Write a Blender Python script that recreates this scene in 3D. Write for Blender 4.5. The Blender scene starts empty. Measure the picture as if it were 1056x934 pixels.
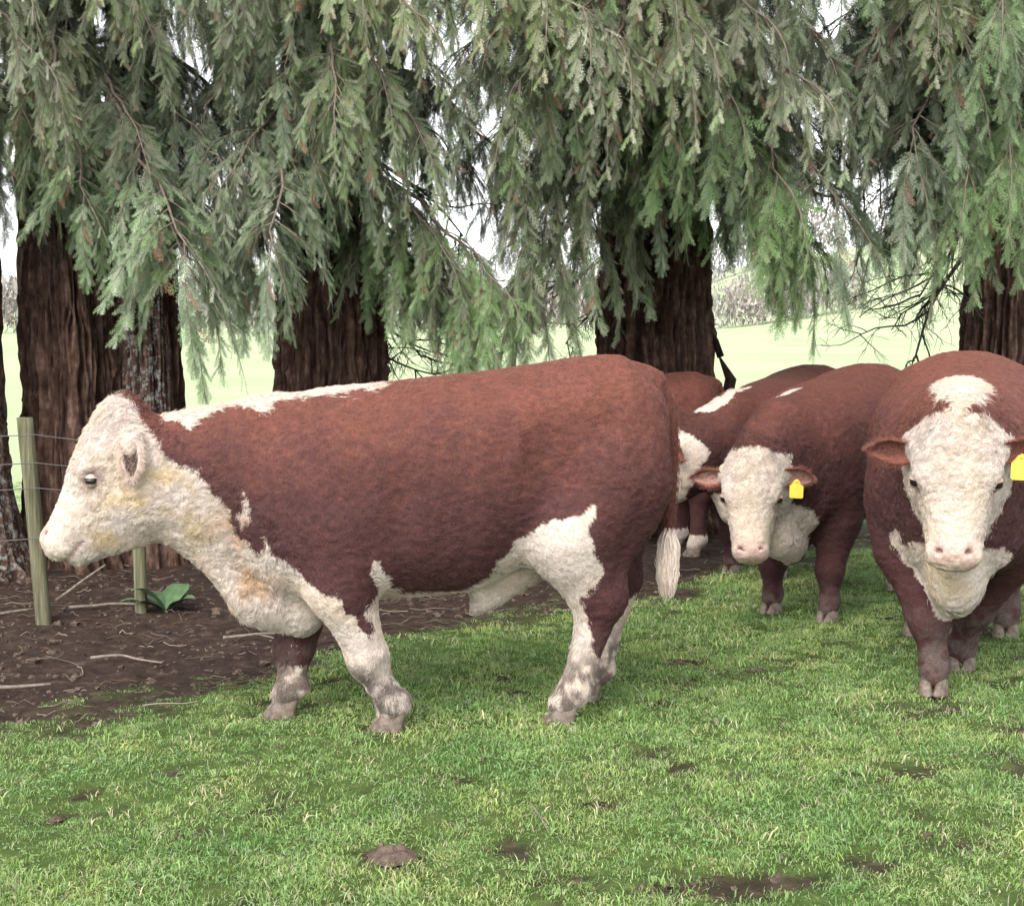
import bpy, math, random
import numpy as np
from mathutils import Vector, Matrix

# ------------------------------------------------------------------ camera, sky, sun, exposure
SC = bpy.context.scene
COL = SC.collection
CAM_H = 1.57
cam_data = bpy.data.cameras.new('camera')
cam_data.sensor_width = 36.0
cam_data.lens = 54.0
cam_data.clip_start = 0.05
cam_data.clip_end = 5000.0
cam = bpy.data.objects.new('camera', cam_data)
cam.location = (0.0, 0.0, CAM_H)
cam.rotation_euler = (math.radians(90.0 - 4.943), 0.0, 0.0)
COL.objects.link(cam)
SC.camera = cam

SUN_EL, SUN_AZ = 44.0, 203.0          # azimuth clockwise from +Y: behind the camera, a little to the left
world = bpy.data.worlds.new('World')
SC.world = world
world.use_nodes = True
nt = world.node_tree
nt.nodes.clear()
w_out = nt.nodes.new('ShaderNodeOutputWorld')
w_bg = nt.nodes.new('ShaderNodeBackground')
w_sky = nt.nodes.new('ShaderNodeTexSky')
w_sky.sky_type = 'NISHITA'
w_sky.sun_disc = False
w_sky.sun_elevation = math.radians(SUN_EL)
w_sky.sun_rotation = math.radians(SUN_AZ)
w_sky.dust_density = 1.2
w_sky.air_density = 1.0
w_hsv = nt.nodes.new('ShaderNodeHueSaturation')       # overcast: the cloud layer takes the blue out
w_hsv.inputs['Saturation'].default_value = 0.12
w_bg.inputs['Strength'].default_value = 0.15
nt.links.new(w_sky.outputs[0], w_hsv.inputs['Color'])
nt.links.new(w_hsv.outputs[0], w_bg.inputs['Color'])
nt.links.new(w_bg.outputs[0], w_out.inputs['Surface'])

sun_data = bpy.data.lights.new('sun', 'SUN')
sun_data.energy = 1.25
sun_data.angle = math.radians(40.0)
sun_data.color = (1.0, 0.965, 0.91)
sun = bpy.data.objects.new('sun', sun_data)
_az, _el = math.radians(SUN_AZ), math.radians(SUN_EL)
_dir = Vector((math.sin(_az) * math.cos(_el), math.cos(_az) * math.cos(_el), math.sin(_el)))
sun.rotation_euler = _dir.to_track_quat('Z', 'Y').to_euler()
sun.location = _dir * 60.0
COL.objects.link(sun)

SC.view_settings.view_transform = 'Standard'
SC.view_settings.look = 'None'
SC.view_settings.gamma = 1.0
SC.view_settings.use_curve_mapping = False
SC.view_settings.exposure = 1.82
SC.cycles.max_bounces = 5
SC.cycles.diffuse_bounces = 2
SC.cycles.use_adaptive_sampling = True
SC.cycles.adaptive_threshold = 0.02
SC.cycles.transparent_max_bounces = 4

# ------------------------------------------------------------------ helpers
RNG = np.random.default_rng(11)

def _hash(ix, iy, iz, seed):
    h = (ix.astype(np.uint32) * np.uint32(374761393) + iy.astype(np.uint32) * np.uint32(668265263)
         + iz.astype(np.uint32) * np.uint32(2147483647) + np.uint32((seed * 144665 + 7919) & 0xffffffff))
    h = (h ^ (h >> np.uint32(13))) * np.uint32(1274126177)
    h = (h ^ (h >> np.uint32(16))) * np.uint32(2246822519)
    h = h ^ (h >> np.uint32(15))
    return h.astype(np.float64) / 4294967295.0

def vnoise(P, seed=0):
    """value noise in [-1,1] at points P (N,3)"""
    P = np.asarray(P, dtype=np.float64)
    f = np.floor(P)
    t = P - f
    t = t * t * (3 - 2 * t)
    i = f.astype(np.int64) + 100000
    out = 0.0
    for dx in (0, 1):
        wx = t[:, 0] if dx else 1 - t[:, 0]
        for dy in (0, 1):
            wy = t[:, 1] if dy else 1 - t[:, 1]
            for dz in (0, 1):
                wz = t[:, 2] if dz else 1 - t[:, 2]
                out = out + wx * wy * wz * _hash(i[:, 0] + dx, i[:, 1] + dy, i[:, 2] + dz, seed)
    return out * 2 - 1

def fbm(P, seed=0, octaves=3, gain=0.5):
    P = np.asarray(P, dtype=np.float64)
    a, s, tot = 1.0, 0.0, 0.0
    for o in range(octaves):
        s = s + a * vnoise(P * (2.03 ** o), seed + o * 17)
        tot += a
        a *= gain
    return s / tot

def norm(v):
    v = np.asarray(v, dtype=np.float64)
    return v / np.maximum(np.linalg.norm(v, axis=-1, keepdims=True), 1e-9)

def sstep(a, b, x):
    t = np.clip((x - a) / (b - a), 0, 1)
    return t * t * (3 - 2 * t)

def make_mesh(name, V, F, mat=None, smooth=True, cols=None, mats=None, fmat=None):
    """F: (n,3) or (n,4) int array, or a list of such arrays"""
    me = bpy.data.meshes.new(name)
    V = np.asarray(V, dtype=np.float32)
    Fs = F if isinstance(F, list) else [F]
    Fs = [np.asarray(f, dtype=np.int32) for f in Fs if len(f)]
    nl = sum(f.size for f in Fs)
    nf = sum(len(f) for f in Fs)
    me.vertices.add(len(V))
    me.vertices.foreach_set('co', V.ravel())
    me.loops.add(nl)
    me.loops.foreach_set('vertex_index', np.concatenate([f.ravel() for f in Fs]))
    me.polygons.add(nf)
    sizes = np.concatenate([np.full(len(f), f.shape[1], dtype=np.int32) for f in Fs])
    starts = np.concatenate([[0], np.cumsum(sizes)[:-1]]).astype(np.int32)
    me.polygons.foreach_set('loop_start', starts)
    if fmat is not None:
        me.polygons.foreach_set('material_index', np.asarray(fmat, dtype=np.int32))
    me.update(calc_edges=True)
    me.polygons.foreach_set('use_smooth', np.full(nf, bool(smooth)))
    if cols is not None:
        for k, arr in cols.items():
            arr = np.asarray(arr, dtype=np.float32)
            if arr.ndim == 1:
                a = me.attributes.new(k, 'FLOAT', 'POINT')
                a.data.foreach_set('value', arr)
            else:
                a = me.attributes.new(k, 'FLOAT_COLOR', 'POINT')
                if arr.shape[1] == 3:
                    arr = np.concatenate([arr, np.ones((len(arr), 1), np.float32)], axis=1)
                a.data.foreach_set('color', arr.ravel())
    for m in (mats or ([mat] if mat else [])):
        me.materials.append(m)
    return me

def link(name, data, parent=None, loc=None, rot=None, scale=None):
    o = bpy.data.objects.new(name, data)
    COL.objects.link(o)
    if parent is not None:
        o.parent = parent
    if loc is not None:
        o.location = loc
    if rot is not None:
        o.rotation_euler = rot
    if scale is not None:
        o.scale = scale if hasattr(scale, '__len__') else (scale,) * 3
    return o

def tag(o, label=None, cat=None, group=None, kind=None):
    for k, v in (('label', label), ('category', cat), ('group', group), ('kind', kind)):
        if v:
            o[k] = v
    return o

def tube(pts, radii, n=6, cap=True, rough=0.0, seed=0):
    """tapered tube along a polyline -> V, F(quads), T(tris)"""
    pts = np.asarray(pts, float)
    radii = np.asarray(radii, float)
    m = len(pts)
    tan = np.zeros_like(pts)
    tan[1:-1] = pts[2:] - pts[:-2]
    tan[0] = pts[1] - pts[0]
    tan[-1] = pts[-1] - pts[-2]
    tan = norm(tan)
    ref = np.array([0.31, 0.2, 0.93]) if abs(tan[0, 2]) < 0.8 else np.array([0.9, 0.4, 0.1])
    a = norm(np.cross(tan, ref))
    b = np.cross(tan, a)
    ang = np.arange(n) * 2 * np.pi / n
    V = pts[:, None, :] + radii[:, None, None] * (np.cos(ang)[None, :, None] * a[:, None, :] + np.sin(ang)[None, :, None] * b[:, None, :])
    V = V.reshape(-1, 3)
    if rough:
        V = V + rough * np.stack([vnoise(V * 9, seed + k) for k in range(3)], 1)
    i = np.arange(m - 1)[:, None] * n
    j = np.arange(n)[None, :]
    jn = (j + 1) % n
    F = np.stack([i + j, i + jn, i + n + jn, i + n + j], -1).reshape(-1, 4)
    T = np.zeros((0, 3), int)
    if cap:
        k = np.arange(1, n - 1)
        T = np.concatenate([np.stack([0 * k, k + 1, k], 1), np.stack([0 * k + (m - 1) * n, (m - 1) * n + k, (m - 1) * n + k + 1], 1)])
    return V, F, T

class Bag:
    """collects pieces into one mesh"""
    def __init__(s):
        s.V, s.Q, s.T, s.n, s.C = [], [], [], 0, []
    def add(s, V, Q=None, T=None, c=None):
        s.V.append(V)
        if Q is not None and len(Q):
            s.Q.append(np.asarray(Q) + s.n)
        if T is not None and len(T):
            s.T.append(np.asarray(T) + s.n)
        if c is not None:
            s.C.append(np.broadcast_to(np.asarray(c, float), (len(V), 3)))
        s.n += len(V)
    def mesh(s, name, mat, smooth=True):
        V = np.concatenate(s.V)
        F = []
        if s.Q:
            F.append(np.concatenate(s.Q))
        if s.T:
            F.append(np.concatenate(s.T))
        return make_mesh(name, V, F, mat, smooth, {'col': np.concatenate(s.C)} if s.C else None)

# ------------------------------------------------------------------ materials
def new_mat(name):
    m = bpy.data.materials.new(name)
    m.use_nodes = True
    n = m.node_tree.nodes
    n.clear()
    out = n.new('ShaderNodeOutputMaterial')
    return m, n, m.node_tree.links, out

def principled(n, l, out, rough=0.8, spec=0.3):
    b = n.new('ShaderNodeBsdfPrincipled')
    b.inputs['Roughness'].default_value = rough
    b.inputs['Specular IOR Level'].default_value = spec
    l.new(b.outputs[0], out.inputs['Surface'])
    return b

def noise_node(n, l, scale, detail=4, vec=None, rough=0.55):
    t = n.new('ShaderNodeTexNoise')
    t.inputs['Scale'].default_value = scale
    t.inputs['Detail'].default_value = detail
    t.inputs['Roughness'].default_value = rough
    if vec is not None:
        l.new(vec, t.inputs['Vector'])
    return t

def ramp(n, l, fac, stops):
    r = n.new('ShaderNodeValToRGB')
    e = r.color_ramp.elements
    while len(e) < len(stops):
        e.new(0.5)
    for k, (p, c) in enumerate(stops):
        e[k].position = p
        e[k].color = (*c, 1)
    l.new(fac, r.inputs['Fac'])
    return r

def mix(n, l, a, b, fac, mode='MIX'):
    m = n.new('ShaderNodeMix')
    m.data_type = 'RGBA'
    m.blend_type = mode
    for sock, v in ((m.inputs[0], fac), (m.inputs[6], a), (m.inputs[7], b)):
        if hasattr(v, 'links'):
            l.new(v, sock)
        elif hasattr(v, '__len__'):
            sock.default_value = (*v, 1)
        else:
            sock.default_value = v
    return m.outputs[2]

def bump(n, l, height, bsdf, strength=0.5, dist=0.01):
    b = n.new('ShaderNodeBump')
    b.inputs['Strength'].default_value = strength
    b.inputs['Distance'].default_value = dist
    l.new(height, b.inputs['Height'])
    l.new(b.outputs[0], bsdf.inputs['Normal'])
    return b

def attr(n, name):
    a = n.new('ShaderNodeAttribute')
    a.attribute_name = name
    return a

M = {}
# hide under the hair, and the hair itself: colour from the coat pattern
m, n, l, out = new_mat('hide'); b = principled(n, l, out, 0.85, 0.15)
a = attr(n, 'col'); tc = n.new('ShaderNodeTexCoord')
t = noise_node(n, l, 90, 4, tc.outputs['Object'])
c = mix(n, l, a.outputs['Color'], (0.5, 0.5, 0.5), 0.0)
r = ramp(n, l, t.outputs['Fac'], [(0.3, (0.7, 0.7, 0.7)), (0.7, (1.1, 1.1, 1.1))])
l.new(mix(n, l, c, r.outputs[0], 1.0, 'MULTIPLY'), b.inputs['Base Color'])
bump(n, l, t.outputs['Fac'], b, 0.6, 0.006)
M['hide'] = m

m, n, l, out = new_mat('coat_hair'); b = principled(n, l, out, 0.55, 0.32)
l.new(attr(n, 'col').outputs['Color'], b.inputs['Base Color'])
M['hair'] = m

m, n, l, out = new_mat('hoof_horn'); b = principled(n, l, out, 0.6, 0.3)
tc = n.new('ShaderNodeTexCoord'); t = noise_node(n, l, 40, 5, tc.outputs['Object'])
r = ramp(n, l, t.outputs['Fac'], [(0.35, (0.07, 0.052, 0.04)), (0.6, (0.15, 0.115, 0.09)), (0.8, (0.26, 0.21, 0.16))])
l.new(r.outputs[0], b.inputs['Base Color']); bump(n, l, t.outputs['Fac'], b, 0.5, 0.004)
M['hoof'] = m

m, n, l, out = new_mat('eye'); b = principled(n, l, out, 0.08, 0.6)
b.inputs['Base Color'].default_value = (0.012, 0.008, 0.006, 1)
M['eye'] = m

m, n, l, out = new_mat('tag_yellow'); b = principled(n, l, out, 0.45, 0.4)
tc = n.new('ShaderNodeTexCoord'); t = noise_node(n, l, 30, 3, tc.outputs['Object'])
r = ramp(n, l, t.outputs['Fac'], [(0.3, (0.50, 0.36, 0.035)), (0.7, (0.66, 0.50, 0.06))])
l.new(r.outputs[0], b.inputs['Base Color'])
M['tag'] = m

# bark: fibrous, vertical, dark red brown with grey lichen by attribute
m, n, l, out = new_mat('bark'); b = principled(n, l, out, 0.92, 0.1)
tc = n.new('ShaderNodeTexCoord'); mp = n.new('ShaderNodeMapping'); mp.inputs['Scale'].default_value = (1, 1, 0.24)
l.new(tc.outputs['Object'], mp.inputs['Vector'])
t = noise_node(n, l, 26, 6, mp.outputs[0], 0.6)
r = ramp(n, l, t.outputs['Fac'], [(0.3, (0.026, 0.016, 0.013)), (0.5, (0.066, 0.043, 0.034)), (0.72, (0.135, 0.098, 0.083))])
t2 = noise_node(n, l, 16, 6, tc.outputs['Object'], 0.7)
r2 = ramp(n, l, t2.outputs['Fac'], [(0.35, (0.55, 0.45, 0.43)), (0.65, (1.25, 1.22, 1.18))])
c = mix(n, l, r.outputs[0], r2.outputs[0], 1.0, 'MULTIPLY')
h = attr(n, 'ridge'); hr = ramp(n, l, h.outputs['Fac'], [(0.2, (0.45, 0.4, 0.4)), (0.8, (1.35, 1.3, 1.25))])
c = mix(n, l, c, hr.outputs[0], 1.0, 'MULTIPLY')
t3 = noise_node(n, l, 22, 5, tc.outputs['Object'], 0.7)
la = attr(n, 'lichen'); mm = n.new('ShaderNodeMath'); mm.operation = 'MULTIPLY'
r3 = ramp(n, l, t3.outputs['Fac'], [(0.5, (0, 0, 0)), (0.62, (1, 1, 1))])
l.new(r3.outputs[0], mm.inputs[0]); l.new(la.outputs['Fac'], mm.inputs[1])
c = mix(n, l, c, (0.21, 0.22, 0.20), mm.outputs[0])
l.new(c, b.inputs['Base Color']); bump(n, l, t.outputs['Fac'], b, 0.9, 0.02)
M['bark'] = m

m, n, l, out = new_mat('twig'); b = principled(n, l, out, 0.9, 0.15)
oi = n.new('ShaderNodeObjectInfo'); tc = n.new('ShaderNodeTexCoord'); t = noise_node(n, l, 35, 3, tc.outputs['Object'])
r = ramp(n, l, t.outputs['Fac'], [(0.3, (0.075, 0.058, 0.045)), (0.7, (0.17, 0.14, 0.11))])
l.new(r.outputs[0], b.inputs['Base Color'])
M['twig'] = m

m, n, l, out = new_mat('dead_twig'); b = principled(n, l, out, 0.9, 0.1)
tc = n.new('ShaderNodeTexCoord'); t = noise_node(n, l, 30, 3, tc.outputs['Object'])
r = ramp(n, l, t.outputs['Fac'], [(0.3, (0.03, 0.024, 0.02)), (0.7, (0.075, 0.062, 0.052))])
l.new(r.outputs[0], b.inputs['Base Color'])
M['dead'] = m

m, n, l, out = new_mat('pale_stick'); b = principled(n, l, out, 0.85, 0.2)
tc = n.new('ShaderNodeTexCoord'); t = noise_node(n, l, 50, 4, tc.outputs['Object'])
r = ramp(n, l, t.outputs['Fac'], [(0.3, (0.10, 0.08, 0.065)), (0.7, (0.22, 0.185, 0.15))])
l.new(r.outputs[0], b.inputs['Base Color'])
M['stick'] = m

# conifer foliage: colour by frond, per-bough shift, a little light through the sprays
m, n, l, out = new_mat('foliage')
a = attr(n, 'col'); oi = n.new('ShaderNodeObjectInfo')
hs = n.new('ShaderNodeHueSaturation')
l.new(a.outputs['Color'], hs.inputs['Color'])
mr = n.new('ShaderNodeMapRange'); mr.inputs['To Min'].default_value = 0.8; mr.inputs['To Max'].default_value = 1.25
l.new(oi.outputs['Random'], mr.inputs['Value']); l.new(mr.outputs[0], hs.inputs['Value'])
mr2 = n.new('ShaderNodeMapRange'); mr2.inputs['To Min'].default_value = 0.8; mr2.inputs['To Max'].default_value = 1.12
mw = n.new('ShaderNodeMath'); mw.operation = 'FRACT'; mx = n.new('ShaderNodeMath'); mx.operation = 'MULTIPLY'; mx.inputs[1].default_value = 7.31
l.new(oi.outputs['Random'], mx.inputs[0]); l.new(mx.outputs[0], mw.inputs[0]); l.new(mw.outputs[0], mr2.inputs['Value'])
l.new(mr2.outputs[0], hs.inputs['Saturation'])
d = n.new('ShaderNodeBsdfPrincipled'); d.inputs['Roughness'].default_value = 0.6; d.inputs['Specular IOR Level'].default_value = 0.3
tr = n.new('ShaderNodeBsdfTranslucent'); ms = n.new('ShaderNodeMixShader'); ms.inputs[0].default_value = 0.3
l.new(hs.outputs[0], d.inputs['Base Color']); l.new(hs.outputs[0], tr.inputs['Color'])
l.new(d.outputs[0], ms.inputs[1]); l.new(tr.outputs[0], ms.inputs[2]); l.new(ms.outputs[0], out.inputs['Surface'])
M['foliage'] = m

# grass blades
m, n, l, out = new_mat('grass_blade')
a = attr(n, 'col'); geo = n.new('ShaderNodeNewGeometry'); oi = n.new('ShaderNodeObjectInfo')
t = noise_node(n, l, 1.6, 4, geo.outputs['Position'], 0.65)
r = ramp(n, l, t.outputs['Fac'], [(0.32, (0.68, 0.80, 0.74)), (0.5, (1.0, 1.0, 1.0)), (0.68, (1.38, 1.16, 1.2))])
c = mix(n, l, a.outputs['Color'], r.outputs[0], 1.0, 'MULTIPLY')
r2 = ramp(n, l, oi.outputs['Random'], [(0.0, (0.78, 0.85, 0.8)), (0.6, (1.0, 1.0, 1.0)), (1.0, (1.35, 1.15, 1.15))])
c = mix(n, l, c, r2.outputs[0], 1.0, 'MULTIPLY')
d = n.new('ShaderNodeBsdfPrincipled'); d.inputs['Roughness'].default_value = 0.5; d.inputs['Specular IOR Level'].default_value = 0.35
tr = n.new('ShaderNodeBsdfTranslucent'); ms = n.new('ShaderNodeMixShader'); ms.inputs[0].default_value = 0.3
l.new(c, d.inputs['Base Color']); l.new(c, tr.inputs['Color'])
l.new(d.outputs[0], ms.inputs[1]); l.new(tr.outputs[0], ms.inputs[2]); l.new(ms.outputs[0], out.inputs['Surface'])
M['grass'] = m

# ground: turf / bare soil by attribute, pasture farther out
m, n, l, out = new_mat('ground'); b = principled(n, l, out, 0.95, 0.1)
geo = n.new('ShaderNodeNewGeometry')
t1 = noise_node(n, l, 14, 6, geo.outputs['Position'], 0.65)
soil = ramp(n, l, t1.outputs['Fac'], [(0.3, (0.017, 0.011, 0.009)), (0.55, (0.040, 0.026, 0.020)), (0.75, (0.088, 0.063, 0.05))])
turf = ramp(n, l, t1.outputs['Fac'], [(0.3, (0.035, 0.05, 0.014)), (0.55, (0.055, 0.085, 0.022)), (0.75, (0.10, 0.125, 0.042))])
t2 = noise_node(n, l, 0.06, 5, geo.outputs['Position'], 0.6)
past = ramp(n, l, t2.outputs['Fac'], [(0.3, (0.27, 0.335, 0.18)), (0.7, (0.35, 0.39, 0.245))])
sa = attr(n, 'soil'); fa = attr(n, 'far')
c = mix(n, l, turf.outputs[0], soil.outputs[0], sa.outputs['Fac'])
c = mix(n, l, c, past.outputs[0], fa.outputs['Fac'])
l.new(c, b.inputs['Base Color'])
t4 = noise_node(n, l, 45, 5, geo.outputs['Position'], 0.7)
bump(n, l, t4.outputs['Fac'], b, 0.8, 0.015)
M['ground'] = m

m, n, l, out = new_mat('soil_clod'); b = principled(n, l, out, 0.9, 0.15)
geo = n.new('ShaderNodeNewGeometry'); t1 = noise_node(n, l, 40, 6, geo.outputs['Position'], 0.65)
soil = ramp(n, l, t1.outputs['Fac'], [(0.3, (0.05, 0.034, 0.026)), (0.55, (0.10, 0.072, 0.055)), (0.75, (0.17, 0.13, 0.10))])
l.new(soil.outputs[0], b.inputs['Base Color']); bump(n, l, t1.outputs['Fac'], b, 1.0, 0.012)
M['soil'] = m

# weathered tanalised fence post, fence wire
m, n, l, out = new_mat('post_wood'); b = principled(n, l, out, 0.85, 0.15)
tc = n.new('ShaderNodeTexCoord'); mp = n.new('ShaderNodeMapping'); mp.inputs['Scale'].default_value = (1, 1, 0.06)
l.new(tc.outputs['Object'], mp.inputs['Vector'])
t = noise_node(n, l, 60, 5, mp.outputs[0], 0.6)
r = ramp(n, l, t.outputs['Fac'], [(0.3, (0.05, 0.046, 0.028)), (0.5, (0.105, 0.10, 0.06)), (0.75, (0.19, 0.18, 0.12))])
l.new(r.outputs[0], b.inputs['Base Color']); bump(n, l, t.outputs['Fac'], b, 0.6, 0.006)
M['post'] = m
m, n, l, out = new_mat('wire'); b = principled(n, l, out, 0.6, 0.4)
b.inputs['Base Color'].default_value = (0.13, 0.12, 0.115, 1); b.inputs['Metallic'].default_value = 0.4
M['wire'] = m

m, n, l, out = new_mat('weed_leaf'); b = principled(n, l, out, 0.55, 0.3)
tc = n.new('ShaderNodeTexCoord'); t = noise_node(n, l, 25, 3, tc.outputs['Object'])
r = ramp(n, l, t.outputs['Fac'], [(0.3, (0.045, 0.085, 0.035)), (0.7, (0.09, 0.15, 0.07))])
l.new(r.outputs[0], b.inputs['Base Color'])
M['weed'] = m

m, n, l, out = new_mat('far_wood'); b = principled(n, l, out, 0.9, 0.1)
l.new(attr(n, 'col').outputs['Color'], b.inputs['Base Color'])
M['far'] = m

# ------------------------------------------------------------------ ground
SOIL_LINE = np.array([(-9, 5.45), (-3.2, 5.6), (-2.0, 5.75), (-1.6, 5.9), (-1.26, 6.35), (-0.92, 6.95), (-0.49, 7.6), (0.17, 8.1),
                      (0.92, 8.55), (1.3, 9.3), (2.0, 10.4), (3.2, 10.9), (9, 11.2)])
# bare scuffed places in the turf: x, y, rx, ry
SCUFFS = [(1.01, 5.05, .13, .09), (1.36, 4.50, .15, .13), (0.62, 4.17, .34, .10), (0.26, 4.88, .15, .06), (0.47, 5.47, .11, .07),
          (2.02, 5.80, .16, .09), (1.17, 5.18, .09, .05), (0.85, 7.0, .16, .07), (-1.42, 5.0, .07, .05), (-0.36, 4.40, .14, .09),
          (1.08, 4.35, .10, .10), (1.75, 6.15, .18, .08), (-1.0, 4.62, .08, .05), (1.5, 5.3, .1, .06), (0.1, 6.9, .12, .06), (-0.05, 6.65, .1, .05)]

def soil_mask(x, y):
    P = np.stack([x, y, 0 * x], 1)
    n1 = fbm(P * 2.2, 5, 4, 0.6)
    n2 = fbm(P * 9.0, 8, 3, 0.6)
    d = y - np.interp(x, SOIL_LINE[:, 0], SOIL_LINE[:, 1]) + 0.50 * n1 + 0.42 * n2
    s = sstep(-0.35, 0.45, d) * (1 - sstep(11.0, 12.2, y + 0.5 * n1))
    for (cx, cy, rx, ry) in SCUFFS:
        q = np.sqrt(((x - cx) / rx) ** 2 + ((y - cy) / ry) ** 2) + 0.95 * n2 + 0.35 * n1
        s = np.maximum(s, 0.9 - 0.9 * sstep(0.30, 1.15, q))
    n3 = fbm(P * 5.0 + 31.0, 21, 4, 0.6)
    s = np.maximum(s, 0.8 * sstep(0.28, 0.5, n3) * (y > 3))
    return s

def terrain(x, y):
    hill = 22.0 * sstep(20, 110, x) * sstep(60, 300, y) + 5.0 * sstep(250, 900, y)
    swell = 0.25 * np.sin(x * 0.05 + 1) * np.sin(y * 0.04) * sstep(16, 60, np.hypot(x, y))
    return hill + swell

def ground_z(x, y):
    P = np.stack([x, y, 0 * x], 1)
    near = 1 - sstep(13, 22, np.hypot(x, y - 6))
    s = soil_mask(x, y)
    z = 0.016 * fbm(P * 1.7, 40, 3) + 0.012 * fbm(P * 7, 41, 3) + s * 0.02 * fbm(P * 13, 42, 3) - 0.014 * s * (y < 8)
    return z * near + terrain(x, y)

def spread(lo, hi, step, far, grow=1.16):
    a = list(np.arange(lo, hi + step / 2, step))
    s, v = step, a[-1]
    up = []
    while v < far[1]:
        s *= grow
        v += s
        up.append(v)
    s, v = step, a[0]
    dn = []
    while v > far[0]:
        s *= grow
        v -= s
        dn.append(v)
    return np.array(dn[::-1] + a + up)

gx = spread(-4.4, 4.4, 0.04, (-1500, 1500))
gy = spread(2.2, 12.4, 0.04, (-300, 3000))
GX, GY = np.meshgrid(gx, gy)
fx, fy = GX.ravel(), GY.ravel()
GV = np.stack([fx, fy, ground_z(fx, fy)], 1)
nx, ny = len(gx), len(gy)
ii = (np.arange(ny - 1)[:, None] * nx + np.arange(nx - 1)[None, :]).ravel()
GF = np.stack([ii, ii + 1, ii + nx + 1, ii + nx], 1)
far_a = sstep(11.4, 12.8, fy + 0.6 * fbm(GV * 1.3, 77, 3))
ground = link('ground', make_mesh('ground', GV, GF, M['ground'], True, {'soil': soil_mask(fx, fy), 'far': far_a}))
tag(ground, 'grazed green pasture with bare trampled soil under the trees', 'ground', kind='structure')

# ------------------------------------------------------------------ grass: clumps of blades set out over the turf
PROTO = bpy.data.collections.new('grass_clumps')          # not linked to the scene: only instanced

def clump(name, seed, n, rad, hmin, hmax, palette):
    r = np.random.default_rng(seed)
    V, T, C = [], [], []
    k = 0
    for i in range(n):
        a = r.uniform(0, 6.283)
        d = rad * math.sqrt(r.uniform())
        base = np.array([d * math.cos(a), d * math.sin(a), -0.004])
        h = r.uniform(hmin, hmax)
        w = r.uniform(0.0009, 0.0019)
        la = r.uniform(0, 6.283)
        lean = np.array([math.cos(la), math.sin(la), 0]) * h * r.uniform(0.25, 1.25)
        fa = r.uniform(0, 6.283)
        sd = np.array([math.cos(fa), math.sin(fa), 0]) * w
        mid = base + lean * 0.35 + np.array([0, 0, h * 0.6])
        tip = base + lean + np.array([0, 0, h * r.uniform(0.6, 1.0)])
        V += [base - sd, base + sd, mid - sd * 0.9, mid + sd * 0.9, tip]
        T += [(k, k + 1, k + 3), (k, k + 3, k + 2), (k + 2, k + 3, k + 4)]
        c = np.array(palette[r.choice(len(palette), p=[.36, .32, .24, .08])]) * r.uniform(0.8, 1.2)
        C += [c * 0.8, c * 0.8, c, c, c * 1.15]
        k += 5
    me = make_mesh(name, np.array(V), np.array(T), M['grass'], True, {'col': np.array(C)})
    o = bpy.data.objects.new(name, me)
    PROTO.objects.link(o)

PAL = [(0.180, 0.300, 0.075), (0.222, 0.345, 0.100), (0.268, 0.372, 0.148), (0.38, 0.37, 0.23)]
for s in range(6):
    clump('grass_tuft', 100 + s, 58, 0.075, 0.008, 0.024, PAL)
clump('rank_tuft', 120, 44, 0.055, 0.016, 0.044, PAL[:3] + [PAL[3]])
clump('straw_tuft', 121, 34, 0.08, 0.008, 0.03, [PAL[3], PAL[2], (0.30, 0.27, 0.16), PAL[1]])

def clover(name, seed, n):
    r = np.random.default_rng(seed)
    V, T, C = [], [], []
    for i in range(n):
        a, d, h = r.uniform(0, 6.283), 0.08 * math.sqrt(r.uniform()), r.uniform(0.012, 0.026)
        c0 = np.array([d * math.cos(a), d * math.sin(a), h])
        col = np.array((0.20, 0.34, 0.13)) * r.uniform(0.8, 1.25)
        a0 = r.uniform(0, 6.283)
        for k in range(3):
            t_ = a0 + k * 2.094
            e = np.array([math.cos(t_), math.sin(t_), r.uniform(-0.2, 0.35)])
            s_ = np.array([-math.sin(t_), math.cos(t_), 0])
            w = r.uniform(0.0025, 0.0042)
            j = len(V)
            V += [c0, c0 + e * w + s_ * w * 0.8, c0 + e * w * 2, c0 + e * w - s_ * w * 0.8]
            T += [(j, j + 1, j + 2), (j, j + 2, j + 3)]
            C += [col * 0.85, col, col * 1.1, col]
    o = bpy.data.objects.new(name, make_mesh(name, np.array(V), np.array(T), M['grass'], True, {'col': np.array(C)}))
    PROTO.objects.link(o)

clover('clover_patch', 130, 20)

def scatter(dens_near):
    r = np.random.default_rng(3)
    pts = []
    for (x0, x1, y0, y1, dn) in ((-2.2, 2.2, 2.2, 4.6, 620), (-3.2, 3.3, 4.6, 7.0, 520), (-4.2, 4.2, 7.0, 10.4, 380), (-5.5, 6.0, 10.4, 15.0, 130)):
        c = int((x1 - x0) * (y1 - y0) * dn * dens_near)
        pts.append(np.stack([r.uniform(x0, x1, c), r.uniform(y0, y1, c)], 1))
    p = np.concatenate(pts)
    s = soil_mask(p[:, 0], p[:, 1])
    keep = r.uniform(0, 1, len(p)) > s
    p, s = p[keep], s[keep]
    z = ground_z(p[:, 0], p[:, 1])
    P = np.stack([p[:, 0], p[:, 1], z], 1)
    patch = fbm(P * 1.1, 60, 3)
    sc = (0.85 + 0.55 * patch + r.uniform(-0.3, 0.3, len(P)) + 0.7 * (r.uniform(size=len(P)) > 0.95)) * (1 - 0.55 * s)
    rot = np.stack([r.normal(0, 0.12, len(P)), r.normal(0, 0.12, len(P)), r.uniform(0, 6.283, len(P))], 1)
    return P, np.clip(sc, 0.35, 1.7), rot

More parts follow.
